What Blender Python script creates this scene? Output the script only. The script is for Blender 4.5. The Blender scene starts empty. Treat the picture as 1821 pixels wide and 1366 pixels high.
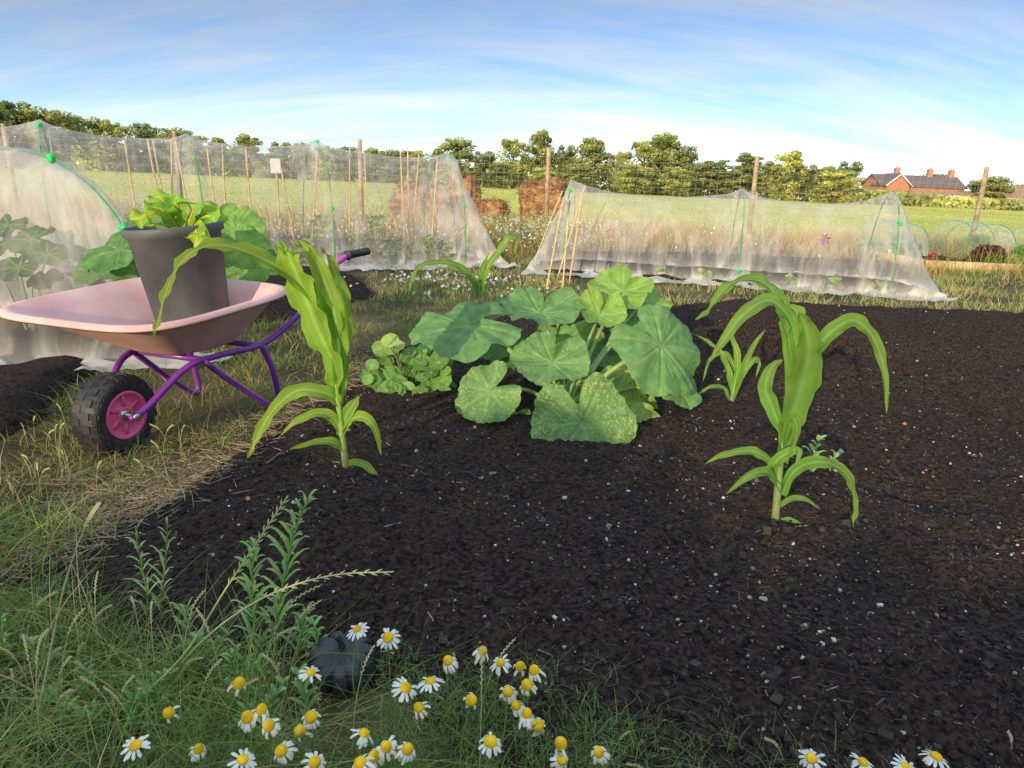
import bpy, math, random
import numpy as np
from mathutils import Vector, Matrix, noise
R=random.Random(7); NR=np.random.default_rng(5)
sc=bpy.context.scene; COL=sc.collection
V=Vector
# ------------------------------------------------------------ camera
PITCH=math.radians(16.5); ROLL=math.radians(2.5); CAMZ=1.0; FPX=1210.0
Fv=V((0,math.cos(PITCH),-math.sin(PITCH))); U0=V((0,math.sin(PITCH),math.cos(PITCH))); R0=V((1,0,0))
Rv=R0*math.cos(ROLL)+U0*math.sin(ROLL); Uv=-R0*math.sin(ROLL)+U0*math.cos(ROLL)
CP=V((0,0,CAMZ))
cam=bpy.data.cameras.new("camera"); co=bpy.data.objects.new("camera",cam); COL.objects.link(co)
m=Matrix.Identity(4)
for i in range(3):
    m[i][0]=Rv[i]; m[i][1]=Uv[i]; m[i][2]=-Fv[i]; m[i][3]=CP[i]
co.matrix_world=m; cam.sensor_width=36; cam.lens=36*FPX/1821; cam.clip_end=3000; cam.clip_start=0.02
sc.camera=co
def ray(px,py): return Fv*FPX+Rv*(px-910.5)+Uv*(683-py)
def W(px,py,z=0.0):
    d=ray(px,py); return CP+d*((z-CAMZ)/d.z)
def D(px,py,y):
    d=ray(px,py); return CP+d*(y/d.y)
# ------------------------------------------------------------ helpers
class MB:
    def __init__(s): s.v=[];s.f=[];s.m=[];s.c=[];s.l=[]
    def add(s,vs,fs,mat=0,col=(1,1,1),lat=None):
        o=len(s.v); s.v+= [tuple(p) for p in vs]
        s.f+=[tuple(i+o for i in f) for f in fs]; s.m+=[mat]*len(fs)
        s.l+=lat if lat else [0.0]*len(vs)
        if len(vs) and isinstance(col,list): s.c+=col
        else: s.c+=[tuple(col)]*len(vs)
def thing(name,loc,label,cat,group=None,rot=0.0):
    e=bpy.data.objects.new(name,None); e.empty_display_size=.1; COL.objects.link(e)
    e.location=loc; e.rotation_euler=(0,0,rot); e["label"]=label; e["category"]=cat
    if group: e["group"]=group
    return e
def mk(name,mb,mats,parent=None,smooth=True,local=False,origin=None,**props):
    me=bpy.data.meshes.new(name)
    off=V((0,0,0))
    if origin is not None: off=V((origin[0],origin[1],origin[2] if len(origin)>2 else 0))
    if parent is not None and not local: off=parent.location.copy()
    if off.length>0: vs=[(p[0]-off.x,p[1]-off.y,p[2]-off.z) for p in mb.v]
    else: vs=mb.v
    me.from_pydata(vs,[],mb.f)
    for mt in mats: me.materials.append(mt)
    me.polygons.foreach_set("material_index",mb.m)
    me.polygons.foreach_set("use_smooth",[smooth]*len(mb.f))
    ca=me.color_attributes.new("Col",'FLOAT_COLOR','POINT')
    a=np.ones((len(mb.v),4),dtype=np.float32); a[:,:3]=np.array([c[:3] for c in mb.c],dtype=np.float32).reshape(-1,3)
    ca.data.foreach_set("color",a.ravel())
    if any(mb.l):
        at=me.attributes.new("Lat",'FLOAT','POINT'); at.data.foreach_set("value",np.array(mb.l,dtype=np.float32))
    me.update()
    o=bpy.data.objects.new(name,me); COL.objects.link(o)
    if parent is not None: o.parent=parent
    elif origin is not None: o.location=off
    for k,v in props.items(): o[k]=v
    return o
def fastmesh(name,verts,quads,mat,cols,smooth=False,**props):
    me=bpy.data.meshes.new(name); n=len(verts); q=len(quads); k=quads.shape[1]
    me.vertices.add(n); me.vertices.foreach_set("co",verts.astype(np.float32).ravel())
    me.loops.add(q*k); me.loops.foreach_set("vertex_index",quads.astype(np.int32).ravel())
    me.polygons.add(q); me.polygons.foreach_set("loop_start",(np.arange(q)*k).astype(np.int32))
    me.polygons.foreach_set("use_smooth",np.full(q,smooth))
    me.materials.append(mat); me.update(calc_edges=True)
    ca=me.color_attributes.new("Col",'FLOAT_COLOR','POINT')
    a=np.ones((n,4),dtype=np.float32); a[:,:3]=cols; ca.data.foreach_set("color",a.ravel())
    o=bpy.data.objects.new(name,me); COL.objects.link(o)
    for kk,v in props.items(): o[kk]=v
    return o
def cr(pts,n=8):
    P=[V(p) for p in pts]; P=[P[0]*2-P[1]]+P+[P[-1]*2-P[-2]]; out=[]
    for i in range(1,len(P)-2):
        for k in range(n):
            t=k/n; a,b,c,d=P[i-1:i+3]
            out.append(0.5*((2*b)+(c-a)*t+(2*a-5*b+4*c-d)*t*t+(3*b-a-3*c+d)*t**3))
    out.append(P[-2]); return out
def tube(mb,pts,rad,segs=8,mat=0,col=(1,1,1),cap=True):
    n=len(pts); pts=[V(p) for p in pts]
    rs=rad if isinstance(rad,(list,tuple)) else [rad]*n
    T=[(pts[min(i+1,n-1)]-pts[max(i-1,0)]).normalized() for i in range(n)]
    up=V((0,0,1)) if abs(T[0].z)<.9 else V((1,0,0))
    N=T[0].cross(up).normalized(); vs=[];fs=[]
    for i in range(n):
        N=(N-T[i]*N.dot(T[i])).normalized(); B=T[i].cross(N)
        for k in range(segs):
            a=2*math.pi*k/segs; vs.append(pts[i]+(N*math.cos(a)+B*math.sin(a))*rs[i])
    for i in range(n-1):
        for k in range(segs):
            k2=(k+1)%segs; fs.append((i*segs+k,i*segs+k2,(i+1)*segs+k2,(i+1)*segs+k))
    if cap: fs.append(tuple(range(segs))[::-1]); fs.append(tuple((n-1)*segs+k for k in range(segs)))
    mb.add(vs,fs,mat,col)
def box(mb,c,s,mat=0,col=(1,1,1),M=None):
    vs=[V((sx*s[0]/2,sy*s[1]/2,sz*s[2]/2)) for sx in(-1,1) for sy in(-1,1) for sz in(-1,1)]
    if M is not None: vs=[M@p for p in vs]
    vs=[p+V(c) for p in vs]
    mb.add(vs,[(0,1,3,2),(4,6,7,5),(0,4,5,1),(2,3,7,6),(0,2,6,4),(1,5,7,3)],mat,col)
def lathe(mb,prof,segs=32,M=Matrix.Identity(4),mat=0,col=(1,1,1),rfun=None):
    vs=[];fs=[]
    for (r,z) in prof:
        for k in range(segs):
            a=2*math.pi*k/segs; rr=r*(rfun(a) if rfun else 1); vs.append(M@V((rr*math.cos(a),rr*math.sin(a),z)))
    for i in range(len(prof)-1):
        for k in range(segs):
            k2=(k+1)%segs; fs.append((i*segs+k,i*segs+k2,(i+1)*segs+k2,(i+1)*segs+k))
    mb.add(vs,fs,mat,col)
# ------------------------------------------------------------ materials
def newmat(name):
    mt=bpy.data.materials.new(name); mt.use_nodes=True; nt=mt.node_tree; nt.nodes.clear()
    out=nt.nodes.new('ShaderNodeOutputMaterial'); return mt,nt,out
def nd(nt,t,**k):
    n=nt.nodes.new(t)
    for a,b in k.items():
        if a in n.inputs: n.inputs[a].default_value=b
        else: setattr(n,a,b)
    return n
def leafmat(name,rough=.5,trans=.35,nscale=30,var=.35,bump=.15,speck=False,spec=.4,veins=False):
    mt,nt,out=newmat(name); L=nt.links.new
    at=nd(nt,'ShaderNodeAttribute',attribute_name='Col')
    tc=nd(nt,'ShaderNodeTexCoord'); nz=nd(nt,'ShaderNodeTexNoise',Scale=nscale,Detail=5.0); L(tc.outputs['Object'],nz.inputs['Vector'])
    mr=nd(nt,'ShaderNodeMapRange'); mr.inputs[1].default_value=.3; mr.inputs[2].default_value=.7; mr.inputs[3].default_value=1-var; mr.inputs[4].default_value=1+var
    L(nz.outputs['Fac'],mr.inputs[0])
    fac=mr.outputs[0]; hsock=None
    if veins:
        la=nd(nt,'ShaderNodeAttribute',attribute_name='Lat'); mu=nd(nt,'ShaderNodeMath',operation='MULTIPLY'); mu.inputs[1].default_value=75; L(la.outputs['Fac'],mu.inputs[0])
        si=nd(nt,'ShaderNodeMath',operation='SINE'); L(mu.outputs[0],si.inputs[0]); m4=nd(nt,'ShaderNodeMapRange'); m4.inputs[1].default_value=-1; m4.inputs[2].default_value=1; m4.inputs[3].default_value=.76; m4.inputs[4].default_value=1.13; L(si.outputs[0],m4.inputs[0])
        mm0=nd(nt,'ShaderNodeMath',operation='MULTIPLY'); L(fac,mm0.inputs[0]); L(m4.outputs[0],mm0.inputs[1]); fac=mm0.outputs[0]; hsock=si.outputs[0]
    mx=nd(nt,'ShaderNodeVectorMath',operation='SCALE'); L(at.outputs['Color'],mx.inputs[0]); L(fac,mx.inputs['Scale'])
    csock=mx.outputs[0]
    if speck:
        a2=nd(nt,'ShaderNodeAttribute',attribute_name='Spk')
        n2=nd(nt,'ShaderNodeTexNoise',Scale=110.0,Detail=3.0); L(tc.outputs['Object'],n2.inputs['Vector'])
        ad=nd(nt,'ShaderNodeMath',operation='MULTIPLY_ADD'); L(a2.outputs['Fac'],ad.inputs[0]); ad.inputs[1].default_value=.34; L(n2.outputs['Fac'],ad.inputs[2])
        th=nd(nt,'ShaderNodeMapRange'); th.inputs[1].default_value=.66; th.inputs[2].default_value=.84; L(ad.outputs[0],th.inputs[0])
        mm=nd(nt,'ShaderNodeMix',data_type='RGBA'); L(th.outputs[0],mm.inputs[0]); L(csock,mm.inputs[6]); mm.inputs[7].default_value=(.42,.46,.12,1); csock=mm.outputs[2]
    p=nd(nt,'ShaderNodeBsdfPrincipled',Roughness=rough); p.inputs['Specular IOR Level'].default_value=spec; L(csock,p.inputs['Base Color'])
    bp=nd(nt,'ShaderNodeBump',Strength=bump,Distance=.01); nb=nd(nt,'ShaderNodeTexNoise',Scale=nscale*2.5,Detail=4.0); L(tc.outputs['Object'],nb.inputs['Vector'])
    if hsock is not None: bp.inputs['Distance'].default_value=.002; L(hsock,bp.inputs['Height'])
    else: L(nb.outputs['Fac'],bp.inputs['Height'])
    L(bp.outputs[0],p.inputs['Normal'])
    tr=nd(nt,'ShaderNodeBsdfTranslucent'); t2=nd(nt,'ShaderNodeVectorMath',operation='MULTIPLY'); L(csock,t2.inputs[0]); t2.inputs[1].default_value=(1.4,1.5,.6); L(t2.outputs[0],tr.inputs['Color'])
    mix=nd(nt,'ShaderNodeMixShader'); mix.inputs[0].default_value=trans; L(p.outputs[0],mix.inputs[1]); L(tr.outputs[0],mix.inputs[2]); L(mix.outputs[0],out.inputs[0])
    return mt
def surf(name,c1,c2,scale=20,rough=.6,bump=.2,bscale=None,metal=0,spec=.5,bd=.01,detail=6.0,lo=.35,hi=.65):
    mt,nt,out=newmat(name); L=nt.links.new
    tc=nd(nt,'ShaderNodeTexCoord'); nz=nd(nt,'ShaderNodeTexNoise',Scale=scale,Detail=detail); L(tc.outputs['Object'],nz.inputs['Vector'])
    cr_=nd(nt,'ShaderNodeValToRGB'); cr_.color_ramp.elements[0].position=lo; cr_.color_ramp.elements[1].position=hi
    cr_.color_ramp.elements[0].color=(*c1,1); cr_.color_ramp.elements[1].color=(*c2,1); L(nz.outputs['Fac'],cr_.inputs[0])
    p=nd(nt,'ShaderNodeBsdfPrincipled',Roughness=rough,Metallic=metal); p.inputs['Specular IOR Level'].default_value=spec; L(cr_.outputs[0],p.inputs['Base Color'])
    nb=nd(nt,'ShaderNodeTexNoise',Scale=bscale or scale*3,Detail=6.0); L(tc.outputs['Object'],nb.inputs['Vector'])
    bp=nd(nt,'ShaderNodeBump',Strength=bump,Distance=bd); L(nb.outputs['Fac'],bp.inputs['Height']); L(bp.outputs[0],p.inputs['Normal']); L(p.outputs[0],out.inputs[0])
    return mt
M_grass=leafmat("grass",.6,.4,8,.25,0,spec=.2)
M_corn=leafmat("corn_leaf",.6,.55,14,.15,.35,spec=.2,veins=True)
M_squash=leafmat("squash_leaf",.7,.28,22,.24,.6,speck=True,spec=.15)
M_leaf=leafmat("leaf",.6,.35,20,.25,.2,spec=.25)
M_tree=leafmat("tree_foliage",.7,.3,.6,.3,0,spec=.1)
M_attr=leafmat("debris",.9,0,60,.3,.3,spec=.1)
M_petal=leafmat("petal",.6,.3,40,.08,.1)
M_stalk=leafmat("stalk",.55,.2,40,.15,.2,spec=.25)
M_soil=surf("soil",(.013,.010,.009),(.068,.047,.038),70,.95,1.0,160,spec=.1,bd=.016,detail=12)
M_bark=surf("bark",(.05,.035,.025),(.12,.09,.06),3,.9,.6)
M_cane=surf("bamboo",(.5,.33,.14),(.7,.5,.25),25,.5,.1)
M_post=surf("post_wood",(.3,.2,.11),(.5,.36,.22),8,.85,.5)
M_timber=surf("timber",(.4,.28,.13),(.6,.45,.24),6,.8,.4)
M_wire=surf("wire",(.26,.26,.22),(.4,.4,.35),5,.6,0)
M_green=surf("green_plastic",(.01,.22,.06),(.02,.36,.1),20,.4,.05)
M_clip=surf("bright_green_clip",(.0,.5,.08),(.02,.65,.12),20,.4,.05)
M_pink=surf("pink_paint",(.66,.36,.33),(.80,.50,.45),6,.5,.05,60,spec=.3)
M_hotpink=surf("hot_pink_plastic",(.85,.10,.26),(.92,.16,.36),10,.45,.08)
M_purple=surf("purple_paint",(.17,.025,.30),(.25,.05,.42),12,.32,.04)
M_magenta=surf("magenta_paint",(.45,.04,.32),(.6,.07,.42),12,.32,.04)
M_rubber=surf("black_rubber",(.016,.016,.017),(.04,.04,.04),20,.55,.3,120)
M_steel=surf("steel",(.4,.4,.4),(.6,.6,.6),20,.3,.05,metal=1)
M_pot=surf("grey_plastic",(.060,.068,.074),(.12,.128,.132),5,.6,.15,60,spec=.35)
M_black=surf("black_paint",(.018,.019,.024),(.06,.062,.07),20,.45,.3,50,spec=.4)
M_straw=surf("straw",(.24,.11,.045),(.62,.35,.16),6,.95,1.0,25,bd=.08,spec=.1)
M_brick=surf("brick_wall",(.38,.16,.09),(.5,.24,.14),3,.9,.2)
M_roof=surf("roof_tile",(.13,.10,.095),(.2,.15,.14),2,.9,.3)
M_roofr=surf("red_roof_tile",(.28,.16,.12),(.38,.22,.16),2,.9,.3)
M_white=surf("white_paint",(.7,.7,.68),(.8,.8,.78),3,.5,.05)
M_glass=surf("window_glass",(.03,.04,.05),(.07,.08,.1),1,.15,0)
M_sign=surf("sign_board",(.36,.37,.38),(.5,.5,.5),8,.5,.05)
def netmat(name,base=.11,k=.34,col=(.88,.82,.75),scale=4,face=.30):
    mt,nt,out=newmat(name); L=nt.links.new
    tc=nd(nt,'ShaderNodeTexCoord'); mp=nd(nt,'ShaderNodeMapping'); mp.inputs['Scale'].default_value=(1,1,.3); mp.inputs['Rotation'].default_value=(.4,.5,.2)
    L(tc.outputs['Object'],mp.inputs[0])
    nz=nd(nt,'ShaderNodeTexNoise',Scale=scale,Detail=6.0,Distortion=1.6); L(mp.outputs[0],nz.inputs['Vector'])
    r1=nd(nt,'ShaderNodeMapRange'); r1.inputs[1].default_value=.46; r1.inputs[2].default_value=.78; r1.inputs[3].default_value=base; r1.inputs[4].default_value=base+k; L(nz.outputs['Fac'],r1.inputs[0])
    lw=nd(nt,'ShaderNodeLayerWeight',Blend=.2); 
    ml=nd(nt,'ShaderNodeMath',operation='MULTIPLY_ADD'); L(lw.outputs['Facing'],ml.inputs[0]); ml.inputs[1].default_value=face; L(r1.outputs[0],ml.inputs[2])
    at=nd(nt,'ShaderNodeAttribute',attribute_name='Col'); m2=nd(nt,'ShaderNodeMath',operation='MULTIPLY'); m2.use_clamp=True; L(ml.outputs[0],m2.inputs[0]); L(at.outputs['Fac'],m2.inputs[1])
    df=nd(nt,'ShaderNodeBsdfDiffuse'); df.inputs[0].default_value=(*col,1); tl=nd(nt,'ShaderNodeBsdfTranslucent'); tl.inputs[0].default_value=(*col,1)
    mx=nd(nt,'ShaderNodeMixShader'); mx.inputs[0].default_value=.45; L(df.outputs[0],mx.inputs[1]); L(tl.outputs[0],mx.inputs[2])
    tp=nd(nt,'ShaderNodeBsdfTransparent'); mm=nd(nt,'ShaderNodeMixShader'); L(m2.outputs[0],mm.inputs[0]); L(tp.outputs[0],mm.inputs[1]); L(mx.outputs[0],mm.inputs[2]); L(mm.outputs[0],out.inputs[0])
    return mt
M_net=netmat("insect_net")
M_film=netmat("clear_film",.08,.22,(.8,.85,.85),4)
mt,nt,out=newmat("ground"); L=nt.links.new
tc=nd(nt,'ShaderNodeTexCoord'); n1=nd(nt,'ShaderNodeTexNoise',Scale=1.2,Detail=9.0); L(tc.outputs['Object'],n1.inputs['Vector'])
ra=nd(nt,'ShaderNodeValToRGB'); e=ra.color_ramp.elements; e[0].position=.38; e[0].color=(.050,.042,.022,1); e[1].position=.62; e[1].color=(.15,.12,.06,1); L(n1.outputs['Fac'],ra.inputs[0])
n2=nd(nt,'ShaderNodeTexNoise',Scale=.05,Detail=6.0); L(tc.outputs['Object'],n2.inputs['Vector'])
rb=nd(nt,'ShaderNodeValToRGB'); e=rb.color_ramp.elements; e[0].position=.4; e[0].color=(.46,.48,.09,1); e[1].position=.65; e[1].color=(.66,.58,.17,1); L(n2.outputs['Fac'],rb.inputs[0])
sp=nd(nt,'ShaderNodeSeparateXYZ'); L(tc.outputs['Object'],sp.inputs[0]); mr=nd(nt,'ShaderNodeMapRange'); mr.inputs[1].default_value=15; mr.inputs[2].default_value=18; L(sp.outputs[1],mr.inputs[0])
mx=nd(nt,'ShaderNodeMix',data_type='RGBA'); L(mr.outputs[0],mx.inputs[0]); L(ra.outputs[0],mx.inputs[6]); L(rb.outputs[0],mx.inputs[7])
p=nd(nt,'ShaderNodeBsdfPrincipled',Roughness=.95); p.inputs['Specular IOR Level'].default_value=.1; L(mx.outputs[2],p.inputs['Base Color'])
nb=nd(nt,'ShaderNodeTexNoise',Scale=40.0,Detail=8.0); L(tc.outputs['Object'],nb.inputs['Vector']); bp=nd(nt,'ShaderNodeBump',Strength=.6,Distance=.03); L(nb.outputs['Fac'],bp.inputs['Height']); L(bp.outputs[0],p.inputs['Normal']); L(p.outputs[0],out.inputs[0])
M_ground=mt
# ------------------------------------------------------------ world + sun
SUN_EL=math.radians(13); sdir=V((-.42,-.88,0)).normalized()
w=bpy.data.worlds.new("World"); sc.world=w; w.use_nodes=True; nt=w.node_tree; nt.nodes.clear(); L=nt.links.new
out=nd(nt,'ShaderNodeOutputWorld'); bg=nd(nt,'ShaderNodeBackground',Strength=.15)
tc=nd(nt,'ShaderNodeTexCoord')
mp=nd(nt,'ShaderNodeMapping'); mp.vector_type='POINT'; mp.inputs['Scale'].default_value=(1,1,2.0); L(tc.outputs['Generated'],mp.inputs[0])
nm=nd(nt,'ShaderNodeVectorMath',operation='NORMALIZE'); L(mp.outputs[0],nm.inputs[0])
sky=nd(nt,'ShaderNodeTexSky'); sky.sky_type='NISHITA'; sky.sun_disc=False; sky.sun_elevation=SUN_EL; sky.sun_rotation=math.atan2(sdir.x,sdir.y); sky.air_density=1.0; sky.dust_density=.4; sky.ozone_density=1.5
L(nm.outputs[0],sky.inputs[0])
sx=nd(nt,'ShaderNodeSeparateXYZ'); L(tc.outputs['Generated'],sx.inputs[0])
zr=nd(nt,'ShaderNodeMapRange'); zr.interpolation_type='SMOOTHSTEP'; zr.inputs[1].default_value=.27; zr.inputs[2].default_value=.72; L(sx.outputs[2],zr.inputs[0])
tm=nd(nt,'ShaderNodeMix',data_type='RGBA'); L(zr.outputs[0],tm.inputs[0]); tm.inputs[6].default_value=(1.12,1.30,1.55,1); tm.inputs[7].default_value=(9.4,7.3,5.6,1)  # unseen upper sky brightened and warmed, added to lift ambient light in the foreground
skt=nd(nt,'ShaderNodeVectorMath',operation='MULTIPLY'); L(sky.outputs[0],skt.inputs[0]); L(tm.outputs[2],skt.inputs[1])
az=nd(nt,'ShaderNodeMath',operation='ADD'); L(sx.outputs[2],az.inputs[0]); az.inputs[1].default_value=.45
dx=nd(nt,'ShaderNodeMath',operation='DIVIDE'); L(sx.outputs[0],dx.inputs[0]); L(az.outputs[0],dx.inputs[1])
dy=nd(nt,'ShaderNodeMath',operation='DIVIDE'); L(sx.outputs[1],dy.inputs[0]); L(az.outputs[0],dy.inputs[1])
cb=nd(nt,'ShaderNodeCombineXYZ'); L(dx.outputs[0],cb.inputs[0]); L(dy.outputs[0],cb.inputs[1])
m3=nd(nt,'ShaderNodeMapping'); m3.inputs['Rotation'].default_value=(0,0,math.radians(-36)); m3.inputs['Scale'].default_value=(1.2,6.5,1); L(cb.outputs[0],m3.inputs[0])
cn=nd(nt,'ShaderNodeTexNoise',Scale=1.0,Detail=10.0,Roughness=.62,Distortion=.5); L(m3.outputs[0],cn.inputs['Vector'])
cm=nd(nt,'ShaderNodeMapRange'); cm.inputs[1].default_value=.38; cm.inputs[2].default_value=.78; cm.inputs[3].default_value=.06; cm.inputs[4].default_value=.85; L(cn.outputs['Fac'],cm.inputs[0])
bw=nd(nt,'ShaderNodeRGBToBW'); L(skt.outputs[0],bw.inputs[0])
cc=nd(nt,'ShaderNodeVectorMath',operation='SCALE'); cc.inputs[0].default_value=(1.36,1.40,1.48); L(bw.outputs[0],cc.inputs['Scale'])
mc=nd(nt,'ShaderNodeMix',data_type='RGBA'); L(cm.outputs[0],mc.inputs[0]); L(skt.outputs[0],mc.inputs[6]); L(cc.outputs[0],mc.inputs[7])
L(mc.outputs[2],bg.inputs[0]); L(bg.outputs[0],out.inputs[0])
sl=bpy.data.lights.new("sun",'SUN'); sl.energy=5; sl.angle=math.radians(.6); sl.color=(1,.80,.50); so=bpy.data.objects.new("sun",sl); COL.objects.link(so)
tosun=V((sdir.x*math.cos(SUN_EL),sdir.y*math.cos(SUN_EL),math.sin(SUN_EL)))
so.rotation_euler=tosun.to_track_quat('Z','Y').to_euler(); so.location=(0,-10,20)
# ------------------------------------------------------------ ground & soil
mb=MB(); S=1500
xs=[-S,-200,-60,-20,-8,0,8,20,60,200,S]; ys=[-200,-60,-20,-5,0,5,10,20,60,200,S]
vs=[(x,y,0) for y in ys for x in xs]; fs=[(j*11+i,j*11+i+1,(j+1)*11+i+1,(j+1)*11+i) for j in range(10) for i in range(10)]
mb.add(vs,fs); mk("ground",mb,[M_ground],kind="structure")
front=np.array([tuple(W(a,b).xy) for a,b in [(-350,1060),(0,1010),(160,940),(330,850),(450,765),(600,690),(700,620),(900,560),(1240,548),(1821,575)]]+[(9,6.0),(9,.4)]+[tuple(W(a,b).xy) for a,b in [(1900,1700),(1450,1650),(1100,1560),(900,1460),(720,1300),(580,1225),(330,1195),(150,1120),(0,1075),(-350,1150)]])
left=np.array([tuple(W(a,b).xy) for a,b in [(-300,790),(0,790),(60,765),(150,690),(300,600),(520,570),(680,530),(640,492),(460,465),(250,450),(-300,500)]])
tun=np.array([tuple(W(a,b).xy) for a,b in [(950,490),(1300,512),(1640,525),(1600,470),(1250,455),(990,450)]])
tunl=np.array([tuple(W(a,b).xy) for a,b in [(300,480),(560,470),(860,475),(840,440),(560,425),(200,410)]])
def inpoly(P,x,y):
    c=np.zeros(x.shape,bool); n=len(P)
    for i in range(n):
        x1,y1=P[i]; x2,y2=P[(i+1)%n]
        cond=((y1>y)!=(y2>y)); 
        with np.errstate(divide='ignore',invalid='ignore'): xi=(x2-x1)*(y-y1)/(y2-y1)+x1
        c^=cond&(x<xi)
    return c
def sdist(P,x,y):
    d=np.full(x.shape,1e9); n=len(P)
    for i in range(n):
        a=P[i]; b=P[(i+1)%n]; ab=b-a; l=max(ab@ab,1e-9)
        t=np.clip(((x-a[0])*ab[0]+(y-a[1])*ab[1])/l,0,1)
        d=np.minimum(d,np.hypot(x-a[0]-t*ab[0],y-a[1]-t*ab[1]))
    return np.where(inpoly(P,x,y),d,-d)
def sstep(a,b,x):
    t=np.clip((x-a)/(b-a),0,1); return t*t*(3-2*t)
def soil(name,P,x0,x1,y0,y1,st,hh,trough=False,seed=0,w=.22):
    X=np.arange(x0,x1,st); Y=np.arange(y0,y1,st); gx,gy=np.meshgrid(X,Y)
    sd=sdist(P,gx,gy); N=np.zeros(gx.shape); 
    for j in range(gx.shape[0]):
        for i in range(gx.shape[1]):
            if sd[j,i]>-.3:
                a,b=gx[j,i],gy[j,i]
                N[j,i]=.7*noise.noise((a*2.2,b*2.2,seed))+.5*noise.noise((a*8,b*8,seed))+.35*noise.noise((a*25,b*25,seed))
    H=-.03+sstep(-.02,.15,sd+N*.13)*.05+sstep(0,w,sd)*hh+N*.034*sstep(-.1,.15,sd)
    if trough:
        yt=3.92+.12*np.sin(gx*1.3); sx_=sstep(.9,1.7,gx)
        H+=.12*np.exp(-((gy-3.30)/.24)**2)*sx_; H+=.16*np.exp(-((gy-4.75)/.40)**2)*sstep(.6,1.7,gx)
        H-=.30*np.exp(-((gy-yt)/.26)**2)*sx_
        H=np.where(sd>.05,np.maximum(H,.008+N*.01),H)
    H[sd<-.25]=-.04
    n=gx.size; v=np.stack([gx.ravel(),gy.ravel(),H.ravel()],1); nx=len(X)
    idx=np.arange(n).reshape(gx.shape); q=np.stack([idx[:-1,:-1],idx[:-1,1:],idx[1:,1:],idx[1:,:-1]],-1).reshape(-1,4)
    keep=(sd[:-1,:-1]>-.28).ravel(); q=q[keep]
    fastmesh(name,v,q,M_soil,np.ones((n,3)),smooth=True,kind="structure")
    def hf(x,y):
        fx=np.clip((x-x0)/st,0,nx-1.001); fy=np.clip((y-y0)/st,0,len(Y)-1.001); i=fx.astype(int); j=fy.astype(int); u=fx-i; vv=fy-j
        return H[j,i]*(1-u)*(1-vv)+H[j,i+1]*u*(1-vv)+H[j+1,i]*(1-u)*vv+H[j+1,i+1]*u*vv
    return hf
hF=soil("soil_bed",front,-2.6,9.0,.4,6.9,.025,.09,True,w=.6)
hL=soil("soil_ground",left,-6.5,-.9,2.0,8.0,.05,.05,seed=9)
soil("soil_strip",tun,-.2,6.0,6.5,11,.06,.04,seed=4)
soil("soil_row",tunl,-7,0,6.5,13,.07,.04,seed=5)
def hz(x,y): return float(hF(np.array([x]),np.array([y]))[0])
def boxes(name,x,y,z,l,w_,t,yaw,tilt,cols,mat,**pr):
    n=len(x); c=np.array([(a,b,d) for a in(-.5,.5) for b in(-.5,.5) for d in(-.5,.5)])
    P=c[None]*np.stack([l,w_,t],1)[:,None,:]
    P[:,:,1]*=NR.uniform(.4,1.2,(n,8)); P[:,:,0]*=NR.uniform(.7,1.1,(n,8))
    ct,st=np.cos(tilt)[:,None],np.sin(tilt)[:,None]; X=P[:,:,0]*ct-P[:,:,2]*st; Z=P[:,:,0]*st+P[:,:,2]*ct; Yv=P[:,:,1]
    cy,sy=np.cos(yaw)[:,None],np.sin(yaw)[:,None]
    v=np.stack([X*cy-Yv*sy+x[:,None],X*sy+Yv*cy+y[:,None],Z+z[:,None]],-1).reshape(-1,3)
    f=np.array([(0,1,3,2),(4,6,7,5),(0,4,5,1),(2,3,7,6),(0,2,6,4),(1,5,7,3)])
    q=(np.arange(n)[:,None,None]*8+f[None]).reshape(-1,4)
    return fastmesh(name,v,q,mat,np.repeat(cols,8,0),**pr)
def samp(n,x0,x1,y0,y1,P,pw=1.9,mn=.03):
    y=y0+(y1-y0)*NR.random(n)**pw; hw=.85*y+.5
    x=NR.uniform(-1,1,n)*hw; x=np.clip(x,x0,x1)+NR.normal(0,.003,n); k=sdist(P,x,y)>mn; return x[k],y[k]
x,y=samp(44000,-2.6,9,.7,6.2,front); n=len(x)
l=NR.gamma(1.5,.0042,n)+.003; base=NR.uniform(.015,.075,n)
cols=np.stack([base*1.25,base,base*.85],1); k=NR.random(n)<.05; cols[k]*=3.6
boxes("wood_chips",x,y,hF(x,y)+.001,l*1.5,np.minimum(l*.17,.0035),np.full(n,.0014),NR.uniform(0,6.3,n),NR.normal(0,.2,n),cols,M_attr,kind="stuff",label="dark brown wood chips and bark on soil",category="wood chips")
x,y=samp(9500,-2.6,9,.7,6.2,front); n=len(x); 
pn=np.array([noise.noise((a*2.5,b*2.5,8.)) for a,b in zip(x,y)]); k=NR.random(n)<np.clip(.55+pn*1.2,.1,1); x,y=x[k],y[k]; n=len(x); g=NR.uniform(.12,.66,n)**1.4
cols=np.stack([g*1.06,g*.98,g*.90],1); k=NR.random(n)<.15; cols[k]*=(1.0,.5,.35)
s=NR.gamma(1.2,.0016,n)+.0012
boxes("pebbles",x,y,hF(x,y)+.002,s*1.4,s*1.2,s*.8,NR.uniform(0,6.3,n),NR.normal(0,.4,n),cols,M_attr,kind="stuff",label="small pale pebbles and shell grit on dark soil",category="pebbles")
x,y=samp(34000,-2.6,9,.7,6.2,front); n=len(x); s=NR.gamma(1.4,.0023,n)+.0013; g=NR.uniform(.014,.05,n)
boxes("soil_clods",x,y,hF(x,y)+.001,s*1.3,s*1.2,s,NR.uniform(0,6.3,n),NR.normal(0,.5,n),np.stack([g*1.2,g*.95,g*.82],1),M_attr,kind="stuff",label="crumbly dark soil clods",category="soil")
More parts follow.
